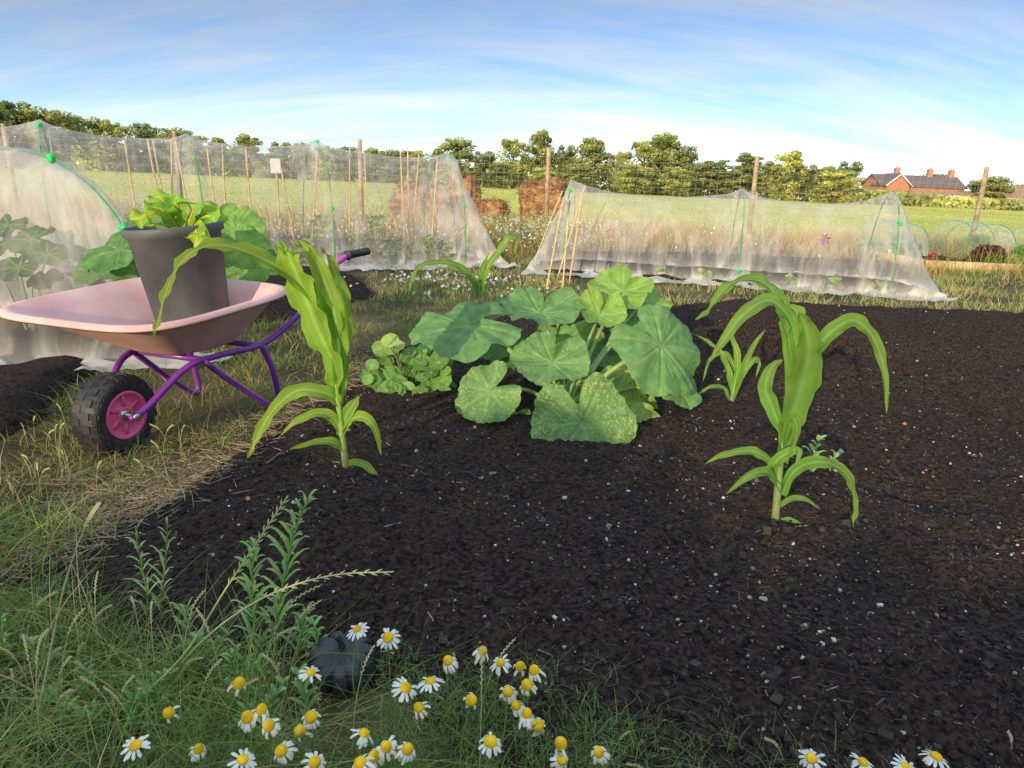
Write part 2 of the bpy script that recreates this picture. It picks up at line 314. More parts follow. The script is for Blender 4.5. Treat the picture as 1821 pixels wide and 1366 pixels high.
# ------------------------------------------------------------ grass
def blades(name,x,y,z,h,wd,lean,cols,seg=3,az=None,**pr):
    n=len(x); az=NR.uniform(0,6.283,n) if az is None else az; fa=NR.uniform(0,6.283,n)
    vs=[]; cs=[]
    for k in range(seg+1):
        t=k/seg; r=lean*h*t*t; zz=h*t*(1-.35*np.minimum(lean,1.4)*t)
        cx=x+np.cos(az)*r; cy=y+np.sin(az)*r; ww=wd*(1-t)**.7*.5+.00015
        vs.append(np.stack([cx-np.cos(fa)*ww,cy-np.sin(fa)*ww,z+zz],1)); vs.append(np.stack([cx+np.cos(fa)*ww,cy+np.sin(fa)*ww,z+zz],1))
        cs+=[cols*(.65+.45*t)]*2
    v=np.stack(vs,1).reshape(-1,3); c=np.stack(cs,1).reshape(-1,3); K=2*(seg+1)
    f=np.array([(2*k,2*k+1,2*k+3,2*k+2) for k in range(seg)]); q=(np.arange(n)[:,None,None]*K+f[None]).reshape(-1,4)
    return fastmesh(name,v,q,M_grass,c,kind="stuff",**pr)
def gcols(n,dry,x=None,y=None,mul=1.0):
    g=np.array([.22,.32,.09])*NR.uniform(.5,1.45,(n,1)); d=np.array([.68,.53,.29])*NR.uniform(.5,1.15,(n,1))
    if x is not None:
        pn=np.array([noise.noise((a*1.7,b*1.7,3.)) for a,b in zip(x,y)]); dry=np.clip(dry+pn*.6,0.06,.97)
    k=(NR.random(n)<dry)[:,None]; c=np.where(k,d,g)*mul; return np.minimum(c,.85)
PKX,PKY=W(615,1190,.02).x,W(615,1190,.02).y
def region(n,x0,x1,y0,y1,mn=.02,pw=1.0,patch=0):
    x=NR.uniform(x0,x1,n); y=y0+(y1-y0)*NR.random(n)**pw
    jit=np.array([.10*noise.noise((a*4,b*4,6.)) for a,b in zip(x,y)])
    k=(sdist(front,x,y)+jit<-mn+.10*NR.random(n)**2)&(sdist(left,x,y)<.02)&(sdist(tun,x,y)<0)&(sdist(tunl,x,y)<0)
    k&=~((np.abs(x-PKX)<.085)&(y>PKY-.22)&(y<PKY+.1))
    x,y=x[k],y[k]
    if patch:
        pn=np.array([noise.noise((a*patch,b*patch,1.)) for a,b in zip(x,y)]); k=NR.random(len(x))<np.clip(.5+pn*1.7,.05,1); x,y=x[k],y[k]
    return x,y
x,y=region(42000,-1.6,.3,.45,1.75,patch=7); k=(x<-.1)|(NR.random(len(x))<.35); x,y=x[k],y[k]; n=len(x)
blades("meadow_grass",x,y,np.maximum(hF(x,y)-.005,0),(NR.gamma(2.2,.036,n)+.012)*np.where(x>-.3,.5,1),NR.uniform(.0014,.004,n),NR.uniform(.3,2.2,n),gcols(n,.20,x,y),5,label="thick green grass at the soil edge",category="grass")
x,y=region(2200,-1.6,-.25,.6,1.6,patch=4); n=len(x)
blades("long_grass",x,y,np.maximum(hF(x,y)-.005,0),NR.uniform(.10,.24,n),NR.uniform(.002,.004,n),NR.uniform(.3,1.6,n),gcols(n,.3),6,label="long tangled grass blades at the soil edge",category="grass")
n=1600; x=NR.uniform(-.5,1.4,n); y=.60+.26*NR.random(n)**1.4+NR.normal(0,.03,n)+np.maximum(0,-x)*.25; pn=np.array([noise.noise((a*8,b*8,4.)) for a,b in zip(x,y)]); k=(NR.random(n)<np.clip(.02+pn*1.8,0.0,1)); x,y=x[k],y[k]; n=len(x)
blades("stray_grass",x,y,np.maximum(hF(x,y),0),NR.gamma(3,.020,n)+.01,NR.uniform(.0012,.003,n),NR.uniform(.4,1.9,n),gcols(n,.5),4,label="stray grass blades along the soil edge",category="grass")
x,y=region(60000,-3.6,.3,1.6,6.9,pw=1.3,patch=3.5); n=len(x)
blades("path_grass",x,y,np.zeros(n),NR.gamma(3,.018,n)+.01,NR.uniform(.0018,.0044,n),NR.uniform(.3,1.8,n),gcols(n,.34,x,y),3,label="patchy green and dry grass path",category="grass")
x,y=region(50000,-1.5,9,5.6,10.5,pw=1.1,patch=2); n=len(x)
blades("dry_grass",x,y,np.zeros(n),NR.gamma(3,.02,n)+.02,NR.uniform(.004,.009,n),NR.uniform(.3,1.3,n),gcols(n,.55,x,y,1.15),3,label="sunlit dry grass between the beds",category="grass")
x,y=region(54000,-14,14,9.3,17,patch=.7); n=len(x)
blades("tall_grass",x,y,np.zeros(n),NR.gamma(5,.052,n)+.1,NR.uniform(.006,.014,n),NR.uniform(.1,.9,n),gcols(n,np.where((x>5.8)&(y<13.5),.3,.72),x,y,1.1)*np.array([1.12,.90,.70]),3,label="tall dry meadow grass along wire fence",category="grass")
n=26000; y=17+95*NR.random(n)**2.0; x=NR.uniform(-1,1,n)*(y*.9+4)
blades("field_grass",x,y,np.zeros(n),NR.uniform(.02,.05,n)*(1+y/80),NR.uniform(.04,.09,n)*(1+y/30),NR.uniform(.1,.6,n),np.array([.55,.57,.14])*NR.uniform(.8,1.2,(n,1)),1,label="mown green grass field",category="grass")
def litter(P,n,spread):
    i=NR.integers(0,len(P)-1,n); t=NR.random(n); a=P[i]; b=P[i+1]; p=a+(b-a)*t[:,None]+NR.normal(0,spread,(n,2)); return p[:,0],p[:,1]
def litterbox(nm,x,y,lab):
    n=len(x); boxes(nm,x,y,np.maximum(hF(x,y),0)+NR.uniform(.003,.02,n),NR.uniform(.02,.10,n),np.full(n,.0015),np.full(n,.0012),NR.uniform(0,6.3,n),NR.normal(0,.2,n),np.array([.5,.38,.24])*NR.uniform(.4,1.1,(n,1)),M_attr,kind="stuff",label=lab,category="straw")
x,y=litter(front[1:7],1500,.09); x2,y2=NR.normal(W(230,880).x,.13,600),NR.normal(W(230,880).y,.10,600); x3,y3=NR.uniform(-1.3,.6,1100),NR.uniform(.55,1.5,1100); k=sdist(front,x3,y3)<.08; x=np.concatenate([x,x2,x3[k]]); y=np.concatenate([y,y2,y3[k]]); litterbox("straw_litter",x,y,"dry straw strewn along bed edge")
def dots(name,x,y,z,r,cols,label,cat):
    n=len(x); a=np.arange(6)/6*2*math.pi
    nx=NR.normal(0,.5,n); ny=NR.normal(-.5,.4,n)
    dz=-(np.cos(a)[None]*nx[:,None]+np.sin(a)[None]*ny[:,None])
    v=np.stack([x[:,None]+np.cos(a)[None]*r[:,None],y[:,None]+np.sin(a)[None]*r[:,None],z[:,None]+dz*r[:,None]],-1).reshape(-1,3)
    q=(np.arange(n)[:,None]*6+np.arange(6)[None]); fastmesh(name,v,q,M_petal,np.repeat(cols,6,0),kind="stuff",label=label,category=cat)
xs_=[];ys_=[]
for cx,cy,sx_,sy_,nn in [(.1,10.4,.5,.5,520),(-2.0,10.3,1.6,.6,480),(-5,9.6,1.8,.7,120),(3.2,10.8,2.,.5,90),(0.9,11.3,.5,.3,120),(-.6,6.6,.5,.4,160)]:
    xs_.append(NR.normal(cx,sx_,nn)); ys_.append(NR.normal(cy,sy_,nn))
x=np.concatenate(xs_); y=np.concatenate(ys_); n=len(x); z=NR.uniform(.15,.50,n)*np.where(y<8,.2,1)
dots("chamomile_patch",x,y,z,NR.uniform(.009,.017,n),np.array([.8,.8,.74])*NR.uniform(.8,1,(n,1)),"mass of white wild chamomile flowers","flowers")

# ------------------------------------------------------------ leaves
def squash_leaf(mb,C,N,T,r,cup=.15,yel=0,seed=0,colr=(.055,.15,.075),mat=0,sp=None,ruf=.07,notch=.7,fold=0):
    N=V(N).normalized(); T=V(T); T=(T-N*T.dot(N)).normalized(); B=N.cross(T); rr=random.Random(seed)
    ph=rr.uniform(0,6); SG=120; RG=11; vs=[];cs=[]; sps=[]; lb=rr.uniform(.025,.045); bend=rr.uniform(.03,.14)
    va=[0,.85,-.85,1.65,-1.65,2.45,-2.45]
    for i in range(RG+1):
        rho=i/RG
        for k in range(SG):
            a=-math.pi+2*math.pi*k/SG
            R_=r*(.96+lb*math.cos(5*a*.98)+.02*math.sin(3*a+ph)+.012*math.sin(31*a)+.012*math.sin(17*a+ph))
            R_*=1-notch*math.exp(-((math.pi-abs(a))/.25)**2); R_*=1+.06*math.cos(a)
            dv=min(abs(a-q) for q in va); ve=math.exp(-((dv*rho*r)/(.0028+.0055*(1-rho)))**2*1.0) if rho>0 else 1
            z=cup*rho**2*r+ruf*r*rho**2*math.sin(5*a+ph)+.045*r*rho**3*math.sin(9*a+ph*2)-.035*r*ve*(1-rho*.5)+.02*r*math.sin(dv*14)*rho-bend*r*(rho*math.cos(a-ph))**2-.10*r*max(0,rho-.7)**1.5*3
            x_=R_*rho*math.cos(a); y_=R_*rho*math.sin(a); z+=fold*abs(y_)
            vs.append(V(C)+T*x_+B*y_+N*z)
            br=max(0,math.sin((dv*7-rho*5)*3.1))**14*.5*(dv<.42)
            k2=max(ve*.42,br*.34); c=[colr[j]*(1-k2)+(.34,.46,.20)[j]*k2 for j in range(3)]
            f=.92+.16*rr.random(); cs.append((c[0]*f,c[1]*f,c[2]*f)); sps.append(yel*(.5+.5*rho))
    fs=[(i*SG+k,i*SG+(k+1)%SG,(i+1)*SG+(k+1)%SG,(i+1)*SG+k) for i in range(RG) for k in range(SG)]
    mb.add(vs,fs,mat,cs)
    if sp is not None: sp+=sps
def ribbon(mb,pts,width,Nh=(0,-.7,.7),fold=.25,col=(.12,.26,.035),wave=.06,seed=0,tip=.75,base=.55,n=7,twist=0,mat=0,peak=.35,NC=4):
    rr=random.Random(seed); P=cr(pts,n); m_=len(P); ph=rr.uniform(0,6); vs=[];cs=[];la=[]
    Ln=sum((P[i+1]-P[i]).length for i in range(m_-1))
    Nh=V(Nh).normalized(); prevN=None
    SS=[j/NC for j in range(-NC,NC+1)]; sh=[rr.uniform(.85,1.13) for _ in SS]; K=len(SS)
    for i in range(m_):
        t=i/(m_-1); T=(P[min(i+1,m_-1)]-P[max(i-1,0)]).normalized()
        N=Nh-T*Nh.dot(T)
        if N.length<.15 and prevN: N=prevN
        N.normalize(); 
        if prevN and N.dot(prevN)<0: N=-N
        if prevN: N=(N+prevN*1.2).normalized(); N=(N-T*N.dot(T)).normalized()
        prevN=N.copy(); 
        if twist: N=Matrix.Rotation(twist*t,3,T)@N
        S_=T.cross(N)
        w_=width*.5*(base+(1-base)*min(1,t/peak))*max(0,(1-t**1.9))**tip
        for j,s_ in enumerate(SS):
            wv=wave*width*(math.sin(t*Ln*60+ph+(1.6 if s_>0 else 0))+.5*math.sin(t*Ln*130+ph*2+s_))*abs(s_)**2
            vs.append(P[i]+S_*(s_*w_)+N*((abs(s_)**.8)*w_*fold+wv)); la.append(s_+.001)
            k=(1.4 if s_==0 else sh[j])*rr.uniform(.96,1.04)
            yl=.9+.3*t; cs.append((col[0]*k*yl,col[1]*k,col[2]*k*(1+.8*(s_==0))))
    fs=[(i*K+k,i*K+k+1,(i+1)*K+k+1,(i+1)*K+k) for i in range(m_-1) for k in range(K-1)]
    mb.add(vs,fs,mat,cs,la)
def setspk(o,sp):
    at=o.data.attributes.new("Spk",'FLOAT','POINT'); arr=np.zeros(len(o.data.vertices),dtype=np.float32); arr[:len(sp)]=sp; at.data.foreach_set("value",arr)

def corn(base,y0,stem,leaves,label,col=(.12,.27,.035),r0=.014):
    b=W(*base,.08); b.z=hz(b.x,b.y)-.01 if b.y<6 else 0
    e=thing("corn_plant",b,label,"corn plant","young sweetcorn plants")
    P=[b]+[D(px,py,b.y+dy) for px,py,dy in stem]
    mb=MB(); pp=cr(P,6); n=len(pp); tube(mb,pp,[r0*(1-.55*i/n) for i in range(n)],10,0,[tuple((.30,.22,.14)[j]*max(0,1-i/n*3.2)*.7+(col[0]*.9,col[1]*.9,col[2]*1.3)[j]*(1-max(0,1-i/n*3.2)*.7) for j in range(3)) for i in range(n) for _ in range(10)])
    mk("stem",mb,[M_stalk],e)
    for i,l in enumerate(leaves):
        mb=MB(); pts=[D(px,py,b.y+dy) for px,py,dy in l[0]]
        kw=dict(wave=.12); kw.update(l[2] if len(l)>2 else {})
        ribbon(mb,pts,l[1],seed=i+int(base[0]),col=tuple(c*(.86+.28*((i*37)%10)/10) for c in col),**kw); mk("leaf",mb,[M_corn],e)
    return e
corn((616,846),0,[(608,770,0),(600,700,0),(592,630,0),(582,570,0)],[
 ([(595,600,0),(572,545,-.01),(530,500,-.02),(470,462,-.04),(400,437,-.07),(345,447,-.10),(308,490,-.13),(287,550,-.16),(275,598,-.17)],.058,dict(twist=.4)),
 ([(598,712,0),(594,650,-.01),(565,585,-.02),(540,520,-.02),(520,470,-.03),(502,438,-.06),(490,440,-.1)],.115,dict(Nh=(-.3,-.9,.2),peak=.5,fold=.25,base=.3)),
 ([(602,720,.0),(604,650,.0),(598,580,.0),(580,510,.01),(556,455,.02),(528,426,.02)],.085,dict(Nh=(.4,-.8,.2),peak=.5,fold=.3,twist=-.3,base=.3)),
 ([(606,700,.0),(612,630,.01),(615,570,.02),(604,510,.03),(588,465,.05),(570,440,.07)],.058,dict(Nh=(.7,-.6,.1),peak=.5,fold=.3,base=.3)),
 ([(600,715,0),(585,702,-.02),(530,695,-.05),(482,735,-.08),(457,780,-.1),(440,816,-.12)],.054,{}),
 ([(606,765,0),(590,742,-.02),(560,735,-.04),(525,752,-.07),(495,778,-.09)],.038,{}),
 ([(612,800,0),(595,788,-.03),(560,786,-.06),(515,800,-.1)],.034,{}),
 ([(604,775,0),(620,748,0),(648,742,-.02),(668,765,-.04),(678,812,-.05)],.040,{}),
 ([(617,825,0),(635,822,-.01),(655,832,-.03),(675,860,-.05),(687,890,-.06)],.030,{}),
 ([(606,765,0),(618,735,0),(632,715,.01),(640,706,.02)],.045,{}),
],"tall young corn plant with arching sunlit leaves in dark soil",col=(.29,.45,.065),r0=.0115)
corn((1378,932),0,[(1384,860,0),(1392,780,0),(1405,710,0),(1418,650,0),(1425,600,0)],[
 ([(1390,820,0),(1405,750,-.01),(1425,685,-.02),(1438,625,-.03),(1432,580,-.04),(1418,555,-.05)],.098,dict(Nh=(-.1,-.95,.1),peak=.4,fold=.25,base=.25)),
 ([(1415,680,0),(1415,610,0),(1400,562,-.02),(1365,535,-.05),(1320,562,-.09),(1285,608,-.12),(1262,642,-.14)],.052,{}),
 ([(1412,650,.02),(1400,580,.04),(1382,530,.06),(1350,500,.08),(1300,505,.1),(1265,545,.1),(1238,570,.1)],.050,dict(twist=.5)),
 ([(1428,670,0),(1448,625,0),(1480,588,.0),(1520,570,-.02),(1552,600,-.04),(1573,660,-.06),(1577,738,-.08)],.046,dict(twist=.5)),
 ([(1384,850,0),(1365,818,-.02),(1335,803,-.04),(1290,808,-.06),(1252,826,-.08)],.032,{}),
 ([(1386,870,0),(1368,842,-.03),(1335,845,-.06),(1290,880,-.1)],.036,{}),
 ([(1390,880,0),(1408,842,-.02),(1440,824,-.04),(1480,826,-.06),(1512,855,-.07),(1520,900,-.08),(1518,938,-.08)],.040,{}),
 ([(1390,860,0),(1372,835,-.02),(1390,812,-.05),(1420,800,-.06),(1415,830,-.1)],.038,{}),
 ([(1385,925,0),(1405,925,-.01),(1428,940,-.03),(1432,965,-.05),(1417,1003,-.06)],.018,dict()),
 ([(1395,780,0),(1374,725,.0),(1362,690,.01),(1372,655,.02),(1392,640,.03)],.05,dict(Nh=(-.5,-.8,0),fold=.4,base=.3)),
 ([(1386,900,0),(1405,888,0),(1432,888,-.02),(1460,906,-.03)],.020,{}),
 ([(1415,700,0),(1424,640,.01),(1430,590,.03),(1415,555,.05),(1395,540,.07)],.065,dict(Nh=(.5,-.8,.1),fold=.4,base=.3)),
 ([(1400,760,0),(1412,700,.01),(1410,640,.02),(1398,590,.03),(1385,570,.04)],.06,dict(Nh=(-.2,-.9,.1),fold=.3,base=.3)),
 ([(1395,800,0),(1400,770,-.02),(1412,745,-.03),(1416,775,-.05),(1400,815,-.07)],.035,{}),
],"tall young corn plant with drooping leaves in dark soil",col=(.22,.40,.075),r0=.0115)
corn((1300,722),0,[(1305,690,0),(1312,660,0)],[
 ([(1303,710,0),(1320,660,0),(1340,615,.03),(1362,585,.05)],.034,{}),
 ([(1303,710,0),(1295,660,0),(1275,620,0),(1230,592,-.03)],.034,{}),
 ([(1303,700,0),(1330,650,0),(1350,640,.03),(1345,670,.0)],.032,{}),
 ([(1300,715,0),(1285,690,-.02),(1260,690,-.05),(1225,715,-.08)],.024,{}),
 ([(1303,700,0),(1312,640,0),(1300,590,.02),(1318,555,.05)],.034,{}),
 ([(1303,700,0),(1310,665,0),(1290,630,.02),(1262,640,.02),(1250,680,0)],.03,{}),
],"small corn plant behind the big one in dark soil",r0=.009,col=(.26,.44,.08))
corn((852,560),0,[(852,530,0),(853,505,0)],[
 ([(852,530,0),(835,490,0),(800,468,-.02),(755,470,-.05),(735,490,-.08),(726,528,-.1)],.060,{}),
 ([(852,530,0),(865,480,0),(890,445,0),(905,423,0),(918,425,.05),(915,455,.05)],.060,{}),
 ([(852,530,0),(840,495,.02),(812,478,.05),(775,478,.1)],.055,{}),
 ([(852,530,0),(858,480,0),(870,450,0)],.045,{}),
],"corn plant at the grassy path edge beyond the pumpkin",r0=.013,col=(.25,.42,.08))
for px,py in [(1765,590),(1705,575),(1540,565),(1480,560)]:
    corn((px,py),0,[(px,py-8,0)],[([(px,py-3,0),(px-4,py-14,0),(px-9,py-16,0)],.022,{}),([(px,py-3,0),(px+4,py-13,0),(px+6,py-18,0)],.022,{}),([(px,py-3,0),(px-1,py-14,0),(px+1,py-22,0)],.022,{})],"tiny sweetcorn seedling in sunlit soil",r0=.005,col=(.24,.4,.08))

pb=W(1008,742,.08); pb.z=hz(pb.x,pb.y)
pe=thing("pumpkin_plant",pb,"large pumpkin plant with broad mottled leaves in dark soil","pumpkin plant")
PL=[ # px,py,y,r,N,T,cup,yellow,color
 (808,582,2.75,.24,(-.12,-.30,1),(-1,-.3,-.1),.02,.0,0),
 (955,562,3.0,.20,(0,-.26,1),(-.3,-1,.2),.32,.15,0),
 (1095,527,3.2,.16,(-.2,-.5,.8),(-.5,-.6,.3),.25,.25,1),
 (1160,535,3.3,.12,(.3,-.3,.9),(1,-.2,0),.2,.2,1),
 (1065,567,3.0,.12,(.1,-.5,.7),(0,-.8,.3),.5,.45,1),
 (1192,632,2.66,.215,(.38,-.70,.60),(.75,-.3,-.7),-.05,.0,0),
 (975,655,2.62,.165,(-.1,-.50,.9),(-.4,-1,0),.32,.35,0),
 (857,704,2.48,.135,(-.25,-.8,.7),(-1,-.5,-.4),.05,.45,0),
 (1042,772,2.32,.200,(.05,-.95,.60),(.25,-.5,-.8),.03,.55,0),
 (922,770,2.50,.09,(-.1,-.8,.8),(-.8,-.8,-.3),.1,.4,0),
 (1138,778,2.52,.135,(.2,-.85,.6),(.5,-.6,-.8),.0,.75,1),
 (1110,695,2.70,.12,(.1,-.6,.8),(.8,-.5,0),.1,.85,1),
 (1218,695,2.72,.10,(.2,-.5,.9),(1,-.3,0),.0,.2,0),
 (990,610,2.9,.10,(0,-.6,.7),(0,-.8,.4),.5,.2,0),
 (1150,738,2.66,.10,(.3,-.6,.8),(1,-.6,0),.1,.8,1),
 (885,615,3.0,.12,(-.2,-.4,.9),(-1,0,0),.1,.0,0),
 (1130,590,3.1,.13,(.2,-.5,.8),(1,0,0),.2,.1,0),
 (1030,605,3.15,.13,(.1,-.4,.8),(.3,-.8,0),.2,.3,1),
 (1080,640,2.98,.11,(.2,-.4,.8),(.6,-.6,0),.25,.15,0),
 (915,640,3.0,.10,(-.2,-.4,.9),(-.8,-.4,0),.2,.05,0),
 (1165,760,2.62,.06,(.4,-.4,.8),(1,-.3,0),.1,.3,0),
 (1040,690,2.75,.06,(.1,-.5,.7),(.3,-1,.4),.6,.5,1),
 (985,700,2.72,.055,(-.1,-.5,.7),(-.3,-1,.4),.6,.5,1)]
SC=[(.145,.290,.100),(.22,.38,.08)]
def squash(e,b,PLs,rst=.009,cm=SC,sdd=0):
    for i,(px,py,yy,r,N,T,cup,ye,ci) in enumerate(PLs):
        C=D(px,py,yy); N_=V(N).normalized(); T_=V(T); T_=(T_-N_*T_.dot(N_)).normalized(); A=C-T_*r*.25
        mb=MB(); sp=[]
        squash_leaf(mb,A,N,T,r,cup,ye,seed=i+sdd,colr=cm[ci],sp=sp)
        mid=b.lerp(A,.55)+V((0,0,.04)); end=A-N_*.01
        pts=cr([b+V((R.uniform(-.02,.02),R.uniform(-.02,.02),0)),mid,end],7); n=len(pts)
        tube(mb,pts,[rst*(1.15-.45*k/n)*(.6+2*r) for k in range(n)],8,1,(.32,.46,.17))
        o=mk("leaf",mb,[M_squash,M_stalk],e); setspk(o,sp)
squash(pe,pb,PL,.010)
sb=W(330,560,.03); se=thing("squash_plant",sb,"squash plant with big green leaves behind wheelbarrow","squash plant")
squash(se,sb,[(195,448,3.3,.18,(-.2,-.5,.85),(-1,-.3,0),.05,.0,0),(420,412,3.7,.16,(.1,-.55,.75),(.4,-1,0),.1,.1,2),(385,392,3.9,.13,(0,-.6,.7),(0,-1,0),.2,.2,2),(432,446,3.12,.13,(.2,-.7,.7),(.6,-.7,-.2),.05,.0,2),(440,490,3.3,.12,(.3,-.5,.8),(1,-.6,0),.05,.0,2),(300,470,3.8,.12,(0,-.5,.8),(-.5,-1,0),.1,0,0),(480,470,3.8,.12,(.3,-.4,.8),(1,-.2,0),.1,0,0),(250,400,3.9,.12,(0,-.5,.8),(-1,0,0),.1,0,2),(160,480,3.6,.12,(0,-.5,.8),(-1,0,0),.1,0,0),(400,520,3.6,.11,(.3,-.5,.8),(1,0,0),.1,0,0),(230,480,3.4,.12,(0,-.5,.8),(-1,0,0),.1,0,0)],.009,[(.11,.24,.07),(.2,.35,.075),(.18,.35,.07)],50)
sb=W(60,600,.03); se=thing("squash_plant",sb,"leafy squash plant growing under insect netting","squash plant")
squash(se,sb,[(45,425,3.7,.13,(0,-.5,.8),(-1,-.3,0),.05,0,0),(10,405,3.9,.11,(0,-.5,.8),(0,-1,0),.1,0,0),(90,455,3.6,.10,(.2,-.5,.8),(1,-.5,0),.1,0,0),(25,480,3.5,.11,(0,-.5,.8),(-.4,-1,0),.1,0,0),(80,500,3.6,.09,(0,-.5,.8),(.4,-1,0),.1,0,0),(-40,450,3.6,.13,(0,-.5,.8),(-.4,-1,0),.1,0,0)],.006,[(.05,.11,.03),(.05,.11,.03)],80)
nb_=W(728,700,.06); ne=thing("nasturtium_plant",nb_,"bushy nasturtium with small round leaves in soil","nasturtium plant")
rr=random.Random(3)
for i in range(64):
    a=rr.uniform(0,6.28); q=rr.random()**.5; px=728+85*q*math.cos(a); py=668+52*q*math.sin(a); yy=nb_.y+.08-.20*((py-615)/100)+rr.uniform(-.04,.03)
    if i<5: px=rr.uniform(675,705); py=rr.uniform(598,625)
    C=D(px,py,yy); C.z=max(C.z,.11); r=rr.uniform(.026,.050); N=V((rr.uniform(-.35,.35),rr.uniform(-.95,-.25),.9)).normalized(); T=V((rr.uniform(-1,1),rr.uniform(-1,1),0)); T=(T-N*T.dot(N)).normalized(); B=N.cross(T)
    mb=MB(); vs=[];cs=[]; SG=28; g=rr.uniform(.5,1.3); lc=(.17*g,.34*g,.07*g) if i>4 else (.38,.5,.12)
    for k in range(5):
        rho=k/4
        for s_ in range(SG):
            an=2*math.pi*s_/SG; vv=math.exp(-((((s_/SG*8)%1)-.5)/.16)**2)*(1-rho*.6)*.6 if rho>0 else 1
            vs.append(C+(T*math.cos(an)+B*math.sin(an))*r*rho*(1+.03*math.sin(8*an))+N*(r*.10*rho**2+.035*r*math.sin(5*an+i)*rho)); cs.append(tuple(lc[j]*(1-vv)+(.4,.54,.26)[j]*vv for j in range(3)))
    mb.add(vs,[(k*SG+s_,k*SG+(s_+1)%SG,(k+1)*SG+(s_+1)%SG,(k+1)*SG+s_) for k in range(4) for s_ in range(SG)],0,cs)
    tube(mb,cr([nb_+V((rr.uniform(-.05,.05),rr.uniform(-.04,.04),0)),nb_.lerp(C,.6)+V((0,0,.02)),C-N*.003],4),.0022,5,1,(.2,.3,.1))
    mk("leaf",mb,[M_leaf,M_stalk],ne)
# ------------------------------------------------------------ wheelbarrow
wo=W(214,802,.0); wo.z=0.0
wb=thing("wheelbarrow",wo,"pink wheelbarrow with purple metal frame holding a pot","wheelbarrow",rot=math.radians(-16))
def ring(yc,hl,hwn,hwb,z,zt,n=64,p=4.2,ox=0):
    out=[]
    for k in range(n):
        a=2*math.pi*k/n; c,s=math.cos(a),math.sin(a); x_=abs(c)**(2/p)*(1 if c>=0 else -1); y_=abs(s)**(2/p)*(1 if s>=0 else -1)
        f=(y_+1)/2; hw=hwn*(1-f)+hwb*f; out.append(V((x_*hw+ox,yc+y_*hl,z+zt*f)))
    return out
mb=MB(); rings=[]
def at(f,sh=0,dz=0):
    return ring(.385+(.32-.385)*f,(.17+(.42-.17)*f)-sh,(.12+(.365-.12)*f)-sh,(.15+(.375-.15)*f)-sh,.315+(.49-.315)*f+dz,.035*f,ox=-.02-.055*f)
rings.append(ring(.385,.10,.06,.08,.312,0,ox=-.02))
for f in (0,.06,.2,.4,.6,.8,1): rings.append(at(f))
rings.append(at(1,-.018,.003)); rings.append(at(1,-.024,-.006)); rings.append(at(1,-.022,-.014)); rings.append(at(1,-.018,.006)); rings.append(at(1,.004,.008))
for f in (.8,.6,.4,.2,.06,0): rings.append(at(f,.006,.004))
rings.append(ring(.385,.10,.06,.08,.320,0,ox=-.02))
n=64; vs=[p for r_ in rings for p in r_]; fs=[(i*n+k,i*n+(k+1)%n,(i+1)*n+(k+1)%n,(i+1)*n+k) for i in range(len(rings)-1) for k in range(n)]
fs.append(tuple(range(n))[::-1]); fs.append(tuple((len(rings)-1)*n+k for k in range(n)))
mb.add(vs,fs); mk("tub",mb,[M_pink],wb,local=True)
mb=MB(); tr=.0125
for s in (-1,1):
    tube(mb,cr([(s*.085,-.02,.14),(s*.10,.05,.17),(s*.15,.2,.285),(s*.17,.36,.298),(s*.2,.6,.30),(s*.26,.8,.41),(s*.29,.90,.505)],6),tr,12)
    tube(mb,cr([(s*.165,.27,.295),(s*.18,.42,.165),(s*.195,.585,.035),(s*.205,.63,.015),(s*.212,.655,.045),(s*.21,.63,.17),(s*.2,.575,.30)],6),tr,12)
tube(mb,[(-.16,.28,.296),(.16,.28,.296)],tr,12); tube(mb,[(-.19,.56,.296),(.19,.56,.296)],tr,12)
mk("frame",mb,[M_purple],wb,local=True)
for s in (-1,1):
    mb=MB(); tube(mb,cr([(s*.289,.898,.503),(s*.305,.98,.585),(s*.32,1.10,.635)],6),tr*1.04,12); mk("handle",mb,[M_magenta],wb,local=True)
for s in (-1,1):
    mb=MB(); a=V((s*.32,1.10,.635)); d=V((s*.04,.11,.012)); d=d/d.length
    prf=[]; L_=.13
    for i in range(41): t=i/40*L_; prf.append((t,.0175+.0018*math.sin(t*700)))
    pts=[a-d*.004]+[a+d*t for t,_ in prf]+[a+d*(L_+.004)]
    tube(mb,pts,[.024]+[.024 if t<.008 else r for t,r in prf]+[.012],14); mk("grip",mb,[M_rubber],wb,local=True)
MX=Matrix.Rotation(math.pi/2,4,'Y')
def wheelM(): return Matrix.Translation((0,0,.146))@MX
mb=MB(); tube(mb,[(-.10,0,.146),(.10,0,.146)],.008,12)
for s in(-1,1): tube(mb,[(s*.088,0,.146),(s*.102,0,.146)],.016,6)
tube(mb,[(-.05,0,.146),(.05,0,.146)],.022,16)
wh=mk("wheel",mb,[M_steel],wb,local=True)
mb=MB(); P_=[]
for i in range(33):
    a=math.pi*2*i/32; ca,sa=math.cos(a),math.sin(a); P_.append((.110+.034*math.copysign(abs(ca)**.7,ca),.058*math.copysign(abs(sa)**.8,sa)))
lathe(mb,P_,64,wheelM())
for k in range(20):
    for s in(-1,1):
        a=2*math.pi*(k+(.25 if s>0 else -.25))/20; M_=wheelM()@Matrix.Rotation(a,4,'Z')
        for (rx,zz,sx,sy,szz,rt) in ((.1435,s*.019,.004,.026,.034,0),(.137,s*.047,.004,.024,.020,-s*.75),(.118,s*.058,.022,.016,.002,-s*.25)):
            vs=[M_@(V((rx,0,zz))+Matrix.Rotation(rt,3,'Y')@V((a_*sx/2,b_*sy/2,c_*szz/2))) for a_ in(-1,1) for b_ in(-1,1) for c_ in(-1,1)]
            mb.add(vs,[(0,1,3,2),(4,6,7,5),(0,4,5,1),(2,3,7,6),(0,2,6,4),(1,5,7,3)])
ty=mk("tyre",mb,[M_rubber],wh,local=True)
